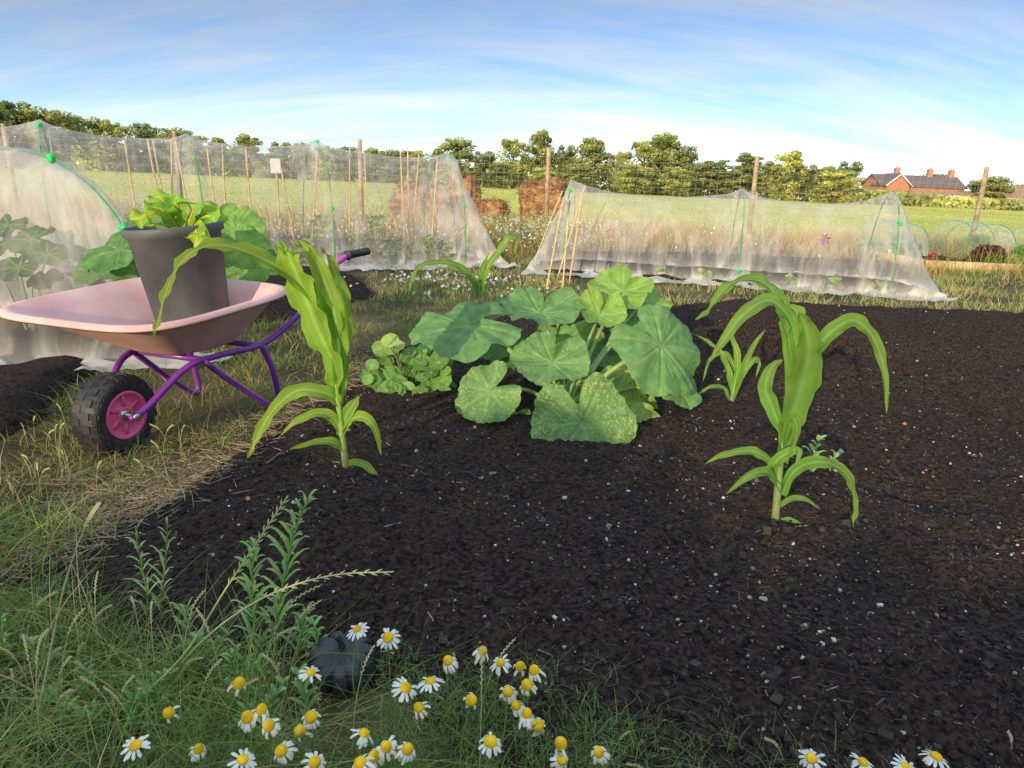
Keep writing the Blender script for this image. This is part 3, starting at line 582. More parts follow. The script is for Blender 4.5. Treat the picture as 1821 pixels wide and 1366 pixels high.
sm=[p.index<64*32 for p in ty.data.polygons]; ty.data.polygons.foreach_set("use_smooth",sm)
mb=MB()
lathe(mb,[(.02,.046),(.03,.047),(.034,.040),(.06,.036),(.072,.040),(.078,.054),(.088,.056),(.088,-.056),(.078,-.054),(.072,-.040),(.06,-.036),(.034,-.040),(.03,-.047),(.02,-.046)],40,wheelM())
for k in range(6):
    M_=wheelM()@Matrix.Rotation(k*math.pi/3,4,'Z')
    for s in(-1,1):
        vs=[M_@V((.052+a_*.024,b_*.006,s*(.038+c_*.008))) for a_ in(-1,1) for b_ in(-1,1) for c_ in(-1,1)]
        mb.add(vs,[(0,1,3,2),(4,6,7,5),(0,4,5,1),(2,3,7,6),(0,2,6,4),(1,5,7,3)])
mk("rim",mb,[M_hotpink],wh,local=True)
pc=D(346,545,wo.y+.52); pc.z=.345
Mp=Matrix.Translation(pc)@Matrix.Rotation(math.radians(-6),4,'Y')@Matrix.Rotation(math.radians(3),4,'X')
pt=thing("plant_pot",pc,"grey black plastic pot standing in pink wheelbarrow","plant pot")
ZS=1.33
mb=MB(); lathe(mb,[(r,z*ZS) for r,z in [(0.0,.0),(.134,.0),(.141,.01),(.174,.30),(.187,.304),(.189,.325),(.185,.33),(.176,.328),(.172,.31),(.168,.27)]],48,Mp); mk("shell",mb,[M_pot],pt)
mb=MB(); lathe(mb,[(r,z*ZS) for r,z in [(.169,.285),(.12,.295),(.06,.29),(0.001,.30)]],32,Mp); mk("compost",mb,[M_soil],pt)
ce=thing("chard_plant",Mp@V((0,0,.29*ZS)),"bright green chard with yellow stems in pot","chard plant")
cbp=Mp@V((.03,0,.29*ZS)); yy=cbp.y
for i,(pts,wd) in enumerate([([(320,400,0),(290,380,-.05),(262,385,-.1),(228,392,-.12)],.13),([(315,400,0),(300,370,0),(285,352,0),(270,350,.02)],.11),([(325,400,0),(320,375,-.02),(312,360,-.03),(318,345,0)],.11),([(330,400,0),(345,372,0),(352,360,.02)],.10),([(330,405,0),(345,405,-.1),(352,425,-.15),(345,442,-.16)],.12),([(320,405,0),(285,402,-.12),(255,402,-.18)],.11),([(330,400,0),(365,385,0),(385,395,-.02)],.12),([(325,400,0),(300,385,-.06),(280,370,-.08),(262,375,-.12)],.12),([(335,400,0),(360,380,.03),(385,385,.05),(398,400,.05)],.12),([(330,400,0),(345,412,-.1),(365,415,-.14)],.09)]):
    mb=MB(); P=[cbp]+[D(a,b_,yy+c) for a,b_,c in pts[1:]]
    ribbon(mb,P,wd,Nh=(0,-.6,.8),fold=.1,col=(.22,.45,.04) if i%4 else (.30,.46,.04),wave=.13,seed=i,peak=.7,base=.12,n=10,tip=.45)
    pp=cr(P,6); tube(mb,pp[:int(len(pp)*.8)],[.006*(1-.7*k/len(pp)) for k in range(int(len(pp)*.8))],6,1,(.6,.42,.03)); mk("leaf",mb,[M_leaf,M_stalk],ce)
# ------------------------------------------------------------ black pumpkin
bp_=W(612,1190,.02); bp_.z=max(hz(bp_.x,bp_.y),.0)
be=thing("ornamental_pumpkin",bp_,"small black ribbed ornamental pumpkin on soil edge","pumpkin")
mb=MB(); prof=[]
for i in range(19):
    a=math.pi*i/18; prof.append((.070*math.sin(a)**.8+.0005,.046-.046*math.cos(a)*(1-.28*(a>2.2)*min(1,(a-2.2)/.6))))
lathe(mb,prof,132,Matrix.Translation(bp_)@Matrix.Rotation(math.radians(12),4,'X'),0,(1,1,1),lambda a:1-.22*(1-abs(math.sin(a*5.5)))**1.8); mk("body",mb,[M_black],be)
mb=MB(); tube(mb,cr([bp_+V((0,-.004,.072)),bp_+V((-.003,-.012,.098)),bp_+V((-.010,-.018,.114))],4),[.011,.008,.007,.006,.006,.006,.006,.007,.007],7); mk("stalk",mb,[M_black],be)
# ------------------------------------------------------------ daisies
DA=[(240,1325,0),(353,1332,1),(425,1215,2),(432,1350,0),(465,1262,1),(478,1290,1),(440,1275,1),(500,1335,1),(533,1300,2),(553,1195,0),(553,1275,1),(560,1355,3),(635,1118,0),(690,1133,3),(722,1222,0),(745,1258,1),(765,1210,0),(797,1175,1),(838,1245,2),(858,1158,1),(890,1178,3),(903,1230,1),(918,1255,1),(937,1270,1),(937,1218,1),(950,1192,1),(925,1185,2),(957,1290,1),(872,1318,3),(648,1303,3),(687,1328,1),(725,1332,1),(640,1355,3),(1065,1338,1),(997,1322,2),(1000,1352,1),(1443,1348,3),(1535,1355,3),(1612,1364,0),(1665,1345,3),(665,1345,1),(300,1268,2)]
rr=random.Random(11)
for i,(px,py,ty) in enumerate(DA):
    zz=max(.05,.14+(1366-py)/1366*.35+rr.uniform(-.02,.05)) if px<1200 else .11
    if py<1140: zz=.20
    hd=W(px,py,zz); fb=V((hd.x+rr.uniform(-.03,.03),hd.y+rr.uniform(-.01,.05),0.0))
    e=thing("daisy_flower",fb,"white daisy flower with yellow centre in grass" if ty!=2 else "fading yellow daisy head with few petals in grass","daisy flower","daisies along the bed edge")
    N=V((rr.uniform(-.5,.5),rr.uniform(-.8,.2),1)).normalized(); q=N.to_track_quat('Z','Y').to_matrix()
    mb=MB(); tube(mb,cr([fb,fb.lerp(hd,.5)+V((rr.uniform(-.02,.02),rr.uniform(-.01,.01),0)),hd-N*.004],5),.0011,5,0,(.22,.32,.10)); 
    for _ in range(11):
        t=rr.uniform(.1,.88); s_=fb.lerp(hd,t); dd=V((rr.uniform(-1,1),rr.uniform(-1,1),.6)).normalized()*rr.uniform(.015,.04)
        tube(mb,[s_,s_+dd],[.0007,.0003],4,0,(.22,.32,.10))
        for __ in range(4): 
            s2=s_+dd*rr.uniform(.3,.95); tube(mb,[s2,s2+V((rr.uniform(-1,1),rr.uniform(-1,1),.6)).normalized()*.009],[.0005,.0003],3,0,(.22,.32,.10))
    mk("stem",mb,[M_stalk],e)
    rad=.0085*rr.uniform(.9,1.2); mb=MB(); hgt={0:.005,1:.011,2:.012,3:.007}[ty]
    lathe(mb,[(rad*math.sin(a)+.0001,hgt*math.cos(a)-.001) for a in [k/8*math.pi*.62 for k in range(9)]][::-1],18,Matrix.Translation(hd)@q.to_4x4(),0,(.80,.50,.02)); mk("centre",mb,[M_attr],e)
    npet={0:16,1:14,2:5,3:15}[ty]; droop={0:(.1,.5),1:(.8,1.35),2:(1.0,1.5),3:(.3,.95)}[ty]; mb=MB(); psc=rr.uniform(.85,1.12)
    for k in range(npet):
        if rr.random()<.1: continue
        a=2*math.pi*k/npet+rr.uniform(-.15,.15); dr=rr.uniform(*droop); L_=rr.uniform(.013,.020)*psc; vs=[]
        for j in range(6):
            t=j/5; rad_=rad*.75+L_*t*math.cos(dr*(.4+.6*t)); z_=-L_*t*math.sin(dr*(.4+.6*t)); w_=.0024*(.6+.5*math.sin(t*2.3))*(1 if j<5 else .5)
            for s_ in(-1,0,1): vs.append(hd+q@V((math.cos(a)*rad_-math.sin(a)*w_*s_,math.sin(a)*rad_+math.cos(a)*w_*s_,z_-.0012-(abs(s_)*.0005))))
        mb.add(vs,[(j*3+c,j*3+c+1,j*3+c+4,j*3+c+3) for j in range(5) for c in range(2)],0,(.88,.87,.85))
    mk("petals",mb,[M_petal],e)
n=17000; cx=NR.normal(-.16,.28,n); cy=NR.normal(.91,.10,n); k=(np.abs(cx)<1.0)&(cy>.6)&~((np.abs(cx-PKX)<.085)&(cy>PKY-.24)); pn=np.array([noise.noise((a*9,b*9,2.)) for a,b in zip(cx,cy)]); k&=NR.random(n)<np.clip(.5+pn*1.8,.03,1); cx,cy=cx[k],cy[k]; n=len(cx)
blades("feathery_foliage",cx,cy,NR.uniform(0,.12,n),NR.uniform(.012,.045,n),np.full(n,.0011),NR.uniform(.3,2,n),np.array([.21,.32,.10])*NR.uniform(.6,1.4,(n,1)),2,label="feathery chamomile foliage beneath daisies",category="foliage")
# ------------------------------------------------------------ weeds & seed stalks
def weed(pts,label,nl,ll,col,lw=.006):
    b=V(pts[0]); e=thing("weed_plant",b,label,"weed","leafy weeds at the bed edge"); P=cr(pts,8); mb=MB(); tube(mb,P,[.0022*(1-.6*i/len(P)) for i in range(len(P))],6,0,(.22,.32,.09)); mk("stem",mb,[M_stalk],e)
    mb=MB(); rr=random.Random(int(b.x*1000))
    for i in range(nl):
        t=(.12+.88*i/nl); p=P[int(t*(len(P)-1))]; a=i*2.4; l=ll*(1.15-.75*t)*rr.uniform(.6,1.3); d=V((math.cos(a),math.sin(a)*.8,.0)); up=rr.uniform(.5,1.3)
        ribbon(mb,[p,p+d*l*.35+V((0,0,l*.5*up)),p+d*l*.7+V((0,0,l*.8*up)),p+d*l*.95+V((0,0,l*.8*up))],lw*rr.uniform(.7,1.3),Nh=(0,-.3,1),col=tuple(c*rr.uniform(.8,1.2) for c in col),seed=i,n=3,base=.4,tip=.8,NC=1)
    mk("foliage",mb,[M_leaf],e)
def g(px,py,z=.0): return W(px,py,z)
b=g(260,1120); weed([b,D(262,1060,b.y),D(250,1000,b.y),D(240,935,b.y)],"slender green weed with narrow leaves in grass",30,.05,(.30,.38,.13),.0055)
b=g(285,1110); weed([b,D(288,1050,b.y),D(295,990,b.y),D(298,925,b.y)],"slender green weed with narrow leaves in grass",28,.045,(.30,.37,.13),.0055)
b=g(485,1175); weed([b,D(495,1090,b.y),D(510,1010,b.y),D(525,940,b.y),D(550,885,b.y)],"tall leafy weed with seed spikes at soil edge",64,.055,(.25,.39,.10),.0085)
b=g(455,1170); weed([b,D(450,1090,b.y),D(448,1020,b.y),D(455,960,b.y)],"leafy green weed at soil edge",44,.055,(.24,.38,.10),.0085)
b=g(530,1180); weed([b,D(535,1130,b.y),D(545,1080,b.y)],"low leafy weed beside black pumpkin",30,.045,(.22,.35,.09),.008)
b=g(340,1180); weed([b,D(335,1120,b.y),D(330,1075,b.y)],"low leafy weed in thick grass",26,.045,(.27,.37,.12),.006)
b=W(1440,850,.07); weed([b,D(1450,800,b.y),D(1460,775,b.y)],"small broad leaved weed beside corn",14,.05,(.25,.38,.12),.016)
b=W(1475,850,.07); weed([b,D(1480,820,b.y),D(1500,805,b.y)],"small broad leaved weed beside corn",12,.04,(.25,.38,.12),.014)
rw=random.Random(77)
for i in range(22):
    px=rw.uniform(20,560); b=g(px,rw.uniform(1170,1330)); h=rw.uniform(.05,.13)
    weed([b,b+V((rw.uniform(-.02,.02),0,h*.5)),b+V((rw.uniform(-.03,.03),rw.uniform(-.02,.02),h))],"small leafy weed among tangled grass",18,.038,(.23,.37,.10),rw.uniform(.006,.011))
def stalk(pts,spk0,label,col=(.34,.30,.15),ls=.012,ns=26,rs=.0014):
    b=V(pts[0]); e=thing("grass_stalk",b,label,"grass stalk","long flowering grass stalks"); P=cr(pts,10); mb=MB(); tube(mb,P,[rs*(1-.5*i/len(P)) for i in range(len(P))],5,0,col); mk("stem",mb,[M_stalk],e)
    mb=MB(); n0=int(spk0*(len(P)-1))
    for i in range(ns):
        t=n0+(len(P)-2-n0)*i/ns; k=int(t); p=P[k].lerp(P[k+1],t-k); T=(P[k+1]-P[k]).normalized(); s=V((T.z,0,-T.x))*(1 if i%2 else -1); d=(T+s*.45).normalized()
        tube(mb,[p,p+d*ls*.5,p+d*ls],[.0006,.0016,.0003],5,0,(col[0]*1.1,col[1]*1.1,col[2]*1.1))
    mk("seed_head",mb,[M_stalk],e)
b=g(290,1215); stalk([b,D(360,1140,b.y),D(430,1085,b.y-.02),D(510,1045,b.y-.04),D(600,1022,b.y-.06),D(700,1017,b.y-.08)],.5,"long arching grass stalk with pale seed head",(.75,.68,.42),.017,22,.0024)
b=g(180,1290); stalk([b,D(260,1230,b.y),D(330,1160,b.y),D(400,1050,b.y),D(460,960,b.y),D(512,882,b.y)],.62,"tall green grass stalk with narrow seed head",(.52,.64,.26),.015,24,.0024)
b=g(60,1310); stalk([b,D(85,1180,b.y),D(115,1040,b.y),D(150,940,b.y),D(178,892,b.y)],.75,"tall dry thin grass stalk",(.7,.6,.4),.008,20,.0018)
rr=random.Random(21)
for i in range(40):
    px=rr.choice([rr.uniform(0,420),rr.uniform(300,1100),rr.uniform(1100,1821)] if i%3==0 else [rr.uniform(0,520)]); lo=1150+rr.uniform(0,200)+(90 if px>600 else 0)+(60 if px>1100 else 0)
    b=g(px,lo); h=rr.uniform(.10,.24)*(.5 if px>900 else 1); d=V((rr.uniform(-.5,.5),rr.uniform(-.2,.3),0))*h
    stalk([b,b+V((0,0,h*.5))+d*.2,b+V((0,0,h*.85))+d*.6,b+V((0,0,h))+d*1.1],.6,"short flowering grass stalk at bed edge",(.62,.55,.30),.006,14,.001)
for i in range(30):
    px=rr.uniform(0,330); lo=rr.uniform(760,1000); b=g(px,lo); h=rr.uniform(.08,.18); d=V((rr.uniform(-.5,.5),rr.uniform(-.3,.2),0))*h
    if sdist(front,np.array([b.x]),np.array([b.y]))[0]>0: continue
    stalk([b,b+V((0,0,h*.5))+d*.2,b+V((0,0,h*.85))+d*.6,b+V((0,0,h))+d*1.1],.6,"flowering grass stalk beside the path",(.42,.45,.2),.007,14,.001)
# ------------------------------------------------------------ net tunnels
def tunnel(name,hoops,label,skirt=.3,sag=.08,end0=None,end1=None,mat=None,NA=20,hoopr=.006,clips=(),seed=0,pw=.75):
    e=thing(name,(hoops[0][0],hoops[0][1],0),label,"netting tunnel" if mat is None else "cloche tunnel","netting tunnels over the beds" if mat is None else "small clear cloches"); mat=mat or M_net
    us=[]
    for i in range(len(hoops)):
        if len(hoops[i])>4: us.append(V((hoops[i][4][0],hoops[i][4][1])).normalized())
        else:
            a=hoops[max(i-1,0)]; b=hoops[min(i+1,len(hoops)-1)]; d=V((b[0]-a[0],b[1]-a[1])).normalized(); us.append(V((-d.y,d.x)))
    def prof(h,u,s):
        cx,cy,hw,H=h[:4]; q=min(abs(s),1)*math.pi/2; sg=1 if s>0 else -1
        ac=sg*math.sin(q)**.9*hw if q>0 else 0; z=H*max(0,math.cos(q))**pw
        if abs(s)>1: ac=sg*(hw+(abs(s)-1)*skirt/.25); z=.015
        return V((cx+u[0]*ac,cy+u[1]*ac,z))
    SS=[-1.25+2.5*i/64 for i in range(65)]
    rows=[]; al=[]
    def nz(p,am):
        a=V((noise.noise((p.x*3,p.y*3,p.z*3+seed)),noise.noise((p.x*3+9,p.y*3,p.z*3+seed)),0))*am
        zz=abs(noise.noise((p.x*9,p.y*9,seed+5.0)))*am*(2.8 if p.z<.06 else .4)
        b=V((noise.noise((p.x*10,p.y*10,p.z*3+seed)),noise.noise((p.x*10+5,p.y*10,p.z*3)),0))*am*.8
        return a+b+V((0,0,zz))
    def endrow(h,u,e_,t):
        r=[]
        for s in SS:
            p=prof(h,u,s); r.append(p*t+V((e_[0]+(p.x-h[0])*e_[2],e_[1]+(p.y-h[1])*e_[2],.02))*(1-t))
        return r
    if end0:
        for k in range(8): rows.append(endrow(hoops[0],us[0],end0,k/8)); al.append(1.4)
    for i in range(len(hoops)-1):
        for k in range(NA+(1 if i==len(hoops)-2 else 0)):
            t=k/NA; sg=math.sin(math.pi*t)**.6 if 0<t<1 else 0; row=[]
            for s in SS:
                a=prof(hoops[i],us[i],s); b=prof(hoops[i+1],us[i+1],s); p=a.lerp(b,t)
                if p.z>.03:
                    c=V((hoops[i][0],hoops[i][1],0)).lerp(V((hoops[i+1][0],hoops[i+1][1],0)),t); p.z*=1-sag*sg; p.x+=(c.x-p.x)*.18*sg*(p.z/1.1); p.y+=(c.y-p.y)*.18*sg*(p.z/1.1)
                row.append(p)
            rows.append(row); al.append(1.0+.5*(abs(t)<.06 or t>.94))
    if end1:
        for k in range(1,9): rows.append(endrow(hoops[-1],us[-1],end1,1-k/8)); al.append(1.4)
    mb=MB(); vs=[];cs=[]
    for r_,a_ in zip(rows,al):
        for j,p in enumerate(r_):
            vs.append(p+nz(p,.035)); bt=1.0+2.6*max(0,1-p.z/.16); cs.append((a_*bt,)*3)
    n=65; mb.add(vs,[(i*n+k,i*n+k+1,(i+1)*n+k+1,(i+1)*n+k) for i in range(len(rows)-1) for k in range(n-1)],0,cs); mk("net",mb,[mat],e)
    for h,u in zip(hoops,us):
        mb=MB(); tube(mb,[prof(h,u,-1+2*i/40)+V((0,0,-.012)) for i in range(41)],hoopr,7); mk("hoop",mb,[M_green],e)
    for hi,s in clips:
        p=prof(hoops[hi],us[hi],s); mb=MB(); q_=.65; box(mb,p+V((0,-.01,0)),(.05*q_,.03,.05*q_),M=Matrix.Rotation(.7,3,'Y')); box(mb,p+V((.01,-.02,-.015)),(.03*q_,.05*q_,.02),M=Matrix.Rotation(.3,3,'Y')); mk("clip",mb,[M_clip],e)
    return e
tunnel("netting_tunnel",[(.62,8.5,.58,1.06),(2.55,8.15,.60,1.04),(4.08,7.8,.60,1.07)],"white insect netting tunnel staked over a soil bed",end0=(.2,8.35,.9),end1=(4.6,7.62,.9),sag=.14,clips=[(0,-.3),(1,-.9),(2,-.5)],seed=1,pw=.98)
tunnel("netting_tunnel",[(-.95,8.8,.60,1.30),(-2.3,7.95,.60,1.35),(-3.4,7.25,.60,1.33),(-4.35,6.5,.60,1.36),(-5.6,6.0,.6,1.30)],"long netting tunnel over peas and bamboo canes",end0=(-.35,8.75,.8),sag=.07,clips=[(0,.1),(1,.1),(1,.75),(3,.2),(0,.7)],seed=2)
tunnel("netting_tunnel",[(-2.85,3.92,1.1,1.07,(.91,-.42)),(-4.1,3.4,1.1,1.1,(.91,-.42)),(-5.3,2.9,1.1,1.1,(.91,-.42))],"netting tunnel with green hoops beside wheelbarrow",sag=.06,clips=[(0,.22),(0,.62)],seed=3,skirt=.25,end0=(-2.7,4.1,.95),hoopr=.005)
for cx,cy,hw,H in [(6.75,12.3,.42,.62),(8.0,12.0,.46,.68),(9.4,12.0,.45,.62)]:
    tunnel("cloche",[(cx-.1,cy-.3,hw,H,(1,0)),(cx,cy+.4,hw,H,(1,0)),(cx+.1,cy+1.1,hw,H,(1,0))],"small clear plastic cloche over vegetables",mat=M_film,sag=.03,NA=8,seed=int(cx),skirt=.05,end0=(cx-.1,cy-.35,1.0),pw=.6)
rr=random.Random(5)
def cane(a,b,label="upright bamboo cane inside netting tunnel"):
    e=MB(); tube(e,[V(a).lerp(V(b),t/8) for t in range(9)],[.0085*(1+.15*(t%2)) for t in range(9)],7); mk("bamboo_cane",e,[M_cane],origin=tuple(a),label=label,category="bamboo cane",group="bamboo canes in the beds")
for px,pt_,y0 in [(222,252,7.0),(262,247,7.0),(272,250,7.2),(305,246,7.2),(312,250,7.0),(368,262,7.3),(395,258,7.4),(437,262,7.5),(565,262,8.0),(622,262,8.3),(648,275,8.5),(712,270,8.6),(725,262,8.7),(745,276,8.7),(778,278,8.7),(500,300,7.9)]:
    t=D(px,pt_,y0); t.z=min(t.z,1.38); cane((t.x+rr.uniform(-.12,.12),y0+rr.uniform(-.1,.1),0),t)
for (bx,by),(tx,ty) in [((970,525),(1003,350)),((1000,522),(1013,355)),((990,500),(1040,332)),((1012,505),(1036,345)),((948,470),(1000,340)),((1020,470),(1022,330))]:
    b=W(bx,by); t=D(tx,ty,b.y+.15); cane(b,t,"bamboo cane propping end of netting tunnel")
def clump(name,c,rx,ry,h,n,ls,col,label,cat,group=None,jit=.4,mat=None):
    rr=random.Random(int(c[0]*991)+int(c[1]*77)); mb=MB()
    for i in range(max(3,n//25)):
        a=rr.uniform(0,6.28); q=rr.random()**.5; tp=V((c[0]+rx*q*math.cos(a)*.8,c[1]+ry*q*math.sin(a)*.8,h*rr.uniform(.6,1)))
        tube(mb,[V((c[0]+rr.uniform(-.3,.3)*rx,c[1]+rr.uniform(-.3,.3)*ry,0)),tp],[.004,.002],4,0,(col[0]*.9,col[1]*.9,col[2]))
    for i in range(n):
        a=rr.uniform(0,6.28); q=rr.random()**.5; z=h*rr.random()**.7; k=(1-(z/h)**2*.5); p=V((c[0]+rx*q*k*math.cos(a),c[1]+ry*q*k*math.sin(a),max(z,.01)))
        N=V((rr.uniform(-.7,.7),rr.uniform(-1,.2),rr.uniform(.1,1))).normalized(); T=N.cross(V((rr.uniform(-1,1),rr.uniform(-1,1),rr.uniform(-1,1)))).normalized(); B=N.cross(T); l=ls*rr.uniform(.6,1.3); g_=rr.uniform(1-jit,1+jit)
        mb.add([p-T*l*.5,p-T*l*.1+B*l*.36,p+T*l*.3+B*l*.22,p+T*l*.55,p+T*l*.3-B*l*.22,p-T*l*.1-B*l*.36,p+N*(-l*.06)],[(0,1,6),(1,2,6),(2,3,6),(3,4,6),(4,5,6),(5,0,6)],0,(col[0]*g_,col[1]*g_,col[2]*g_))
    pr=dict(label=label,category=cat)
    if group: pr["group"]=group
    return mk(name,mb,[mat or M_leaf],origin=(c[0],c[1],0),**pr)
for i in range(15):
    t=i/14; cx=-.9-3.6*t+R.uniform(-.1,.1); cy=8.6-2.2*t+R.uniform(-.2,.2); clump("pea_plant",(cx,cy),.2,.18,R.uniform(.25,.6),130,.055,(.25,.31,.12),"pea plant climbing under insect netting","pea plant","pea plants under netting")
for i in range(7): clump("seedling",(1.2+i*.45,7.85-.08*i),.11,.09,.15,30,.06,(.2,.34,.1),"small brassica seedling under netting","seedling","seedlings under netting")
for i,(cx,cy,col,h) in enumerate([(6.9,12.4,(.16,.3,.06),.3),(7.6,11.2,(.14,.26,.05),.3),(8.9,11.5,(.25,.36,.06),.25),(9.4,12.3,(.16,.3,.06),.35),(6.6,12.9,(.25,.34,.05),.3),(6.4,11.6,(.2,.34,.07),.32),(8.3,11.3,(.16,.32,.06),.35),(7.2,13.2,(.2,.34,.08),.4),(8.6,13.0,(.18,.32,.06),.42),(9.6,11.2,(.18,.33,.07),.3),(10.2,12.8,(.2,.35,.07),.4)]):
    clump("lettuce",(cx,cy),.36,.25,h,200,.09,col,"green lettuce in timber raised bed","lettuce","salad plants in raised bed")
clump("red_lettuce",(7.55,11.15),.33,.2,.34,320,.09,(.13,.03,.045),"dark red lettuce in timber raised bed","lettuce")
clump("red_flowers",(6.7,11.2),.16,.1,.20,40,.04,(.4,.05,.04),"small red flowers in raised bed","flowers")
clump("flowering_bush",(.35,9.9),.5,.3,.62,500,.035,(.34,.38,.13),"bushy chamomile with white flowers by netting","flowering bush")
clump("flowering_bush",(-.3,10.6),.5,.3,.55,400,.035,(.32,.36,.13),"bushy chamomile with white flowers by netting","flowering bush")
a=W(1655,480); e=thing("raised_bed",(a.x,a.y,0),"low timber edged raised bed with salad","raised bed")
mb=MB(); box(mb,(a.x+2.2,a.y,.07),(4.6,.06,.14)); mk("board",mb,[M_timber],e); mb=MB(); box(mb,(a.x-.07,a.y+1.2,.07),(.06,2.3,.14)); mk("board",mb,[M_timber],e)
mb=MB(); box(mb,(a.x+2.2,a.y+1.2,.04),(4.4,2.2,.08)); mk("soil",mb,[M_soil],e)
pp=D(1465,425,8.1); e=thing("pinwheel",(pp.x,pp.y,0),"small colourful toy pinwheel on stick in soil","pinwheel")
mb=MB(); tube(mb,[(pp.x,pp.y,0),(pp.x,pp.y,pp.z)],.003,6); mk("stick",mb,[M_timber],e)
mb=MB()
for k in range(6):
    a=k*math.pi/3; c=[(.5,.04,.04),(.04,.08,.5),(.4,.05,.25)][k%3]; d=V((math.cos(a),0,math.sin(a))); d2=V((math.cos(a+.9),0,math.sin(a+.9)))
    mb.add([pp+V((0,-.02,0)),pp+d*.065+V((0,-.02,0)),pp+(d+d2)*.036+V((0,-.04,0)),pp+d2*.025+V((0,-.02,0))],[(0,1,2),(0,2,3)],0,c)
mk("sails",mb,[M_attr],e,smooth=False)
# ------------------------------------------------------------ fence
FY=14.5; fe=thing("wire_fence",(-14,FY,0),"wooden post and wire mesh stock fence","fence")
PX=[-14.2,-10.45,-7.0,-3.27,.57,4.78,9.4,13.8]
for i,x_ in enumerate(PX):
    mb=MB(); lx=R.uniform(-.04,.04); tube(mb,[(x_,FY,0),(x_+lx*.5,FY,.9),(x_+lx,FY,1.70)],[.050,.047,.044],12); mk("post",mb,[M_post],fe)
mb=MB()
for k,z in enumerate([.1,.22,.34,.46,.6,.74,.88,1.04,1.2,1.36,1.52]):
    for i in range(len(PX)-1):
        P=[V((PX[i]+(PX[i+1]-PX[i])*t/8,FY-.06,z-.02*math.sin(math.pi*t/8)+.01*math.sin(i*3+k))) for t in range(9)]; tube(mb,P,.0026,4,cap=False)
x_=-14.
while x_<13.7:
    tube(mb,[(x_+R.uniform(-.01,.01),FY-.062,.08),(x_,FY-.062,1.52)],.0021,4,cap=False); x_+=.15
mk("wire_mesh",mb,[M_wire],fe)
c=D(490,295,13.2); e=thing("notice_sign",(c.x,c.y,0),"small white notice board on wooden stake","sign"); mb=MB(); box(mb,(c.x,c.y,c.z),(.19,.015,.26)); mk("board",mb,[M_sign],e,smooth=False); mb=MB(); box(mb,(c.x,c.y+.03,c.z/2),(.04,.04,c.z)); mk("stake",mb,[M_post],e,smooth=False)
def heap(name,c,s,label,seed,boxy):
    mb=MB(); vs=[];n1,n2=56,30
    for j in range(n2):
        ph=math.pi/2*j/(n2-1)
        for i in range(n1):
            a=2*math.pi*i/n1; ca,sa=math.cos(a),math.sin(a); p=boxy; cp_=max(0,math.cos(ph)); x_=math.copysign(abs(ca)**(2/p),ca)*cp_**(2/p); y_=math.copysign(abs(sa)**(2/p),sa)*cp_**(2/p); z_=math.sin(ph)**(2/p)
            q=V((x_*s[0],y_*s[1],z_*s[2])); k=1+.18*noise.noise(q*2.2+V((seed,0,0)))+.16*noise.noise(q*7+V((seed,0,0)))+.08*noise.noise(q*18+V((seed,0,0))); vs.append(V(c)+q*k)
    mb.add(vs,[(j*n1+i,j*n1+(i+1)%n1,(j+1)*n1+(i+1)%n1,(j+1)*n1+i) for j in range(n2-1) for i in range(n1)])
    rr=random.Random(seed)
    for _ in range(900):
        p=V(rr.choice(vs)); d=V((rr.uniform(-1,1),rr.uniform(-1,1),rr.uniform(-.6,.5))).normalized()*rr.uniform(.05,.2); tube(mb,[p,p+d],.005,3,cap=False)
    mk(name,mb,[M_straw],origin=c,label=label,category="straw heap",group="straw heaps by the fence")
c=D(966,345,16); heap("straw_bale",(c.x,16,0),(.50,.45,1.02),"stacked brown straw bale beyond wire fence",1,6)
c=D(868,345,16); heap("straw_heap",(c.x,16,0),(.48,.4,.60),"low brown straw heap beyond wire fence",2,4)
c=D(822,320,19); heap("straw_heap",(c.x,19,0),(.5,.4,1.05),"brown straw heap near the fence",3,3)
c=D(745,330,17); heap("straw_heap",(c.x,17,0),(.7,.4,.9),"brown straw heap behind netting",4,3)
# ------------------------------------------------------------ trees
def crown_mesh(seed,col,hgt=10,wid=7,base=1.0,nc=26,nl=85,ls=.42,kind='round'):
    rr=np.random.default_rng(seed); vs=[];cs=[]
    for c in range(nc):
        z=base+(hgt-base)*rr.random()**.8*.93; t=(z-base)/(hgt-base)
        w_={'round':math.sin(math.pi*min(1,.20+t*.72))**.6,'cedar':(1-t*.6),'cone':1-.7*t}[kind]
        a=rr.uniform(0,6.28); q=rr.random()**.5*w_*wid/2*.80; cx,cy=q*math.cos(a),q*math.sin(a); cr_=wid*rr.uniform(.11,.20)*(1-.4*t); sh=rr.uniform(.65,1.25)
        d=rr.normal(0,1,(nl,3)); d/=np.linalg.norm(d,axis=1)[:,None]; rad=cr_*rr.uniform(.6,1.15,nl)[:,None]; p=d*rad*np.array([1,1,.8 if kind!='cedar' else .35])+np.array([cx,cy,z])
        n=rr.normal(0,1,(nl,3))*.5+d; n/=np.linalg.norm(n,axis=1)[:,None]; t1=np.cross(n,rr.normal(0,1,(nl,3))); t1/=np.linalg.norm(t1,axis=1)[:,None]; t2=np.cross(n,t1); s=ls*rr.uniform(.45,1.1,nl)[:,None]
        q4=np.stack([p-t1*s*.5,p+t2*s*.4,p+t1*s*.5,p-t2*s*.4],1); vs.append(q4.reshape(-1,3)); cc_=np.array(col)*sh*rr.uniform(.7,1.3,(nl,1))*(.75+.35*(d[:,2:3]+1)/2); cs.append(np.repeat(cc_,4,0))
    v=np.concatenate(vs); return v,np.concatenate(cs)
def mesh_from(name,v,c):
    o=fastmesh(name,v,np.arange(len(v)).reshape(-1,4),M_tree,c); me=o.data; bpy.data.objects.remove(o); return me
VAR=[]
G1=(.33,.35,.12); G2=(.40,.41,.14); G3=(.24,.27,.11); G4=(.50,.49,.14)
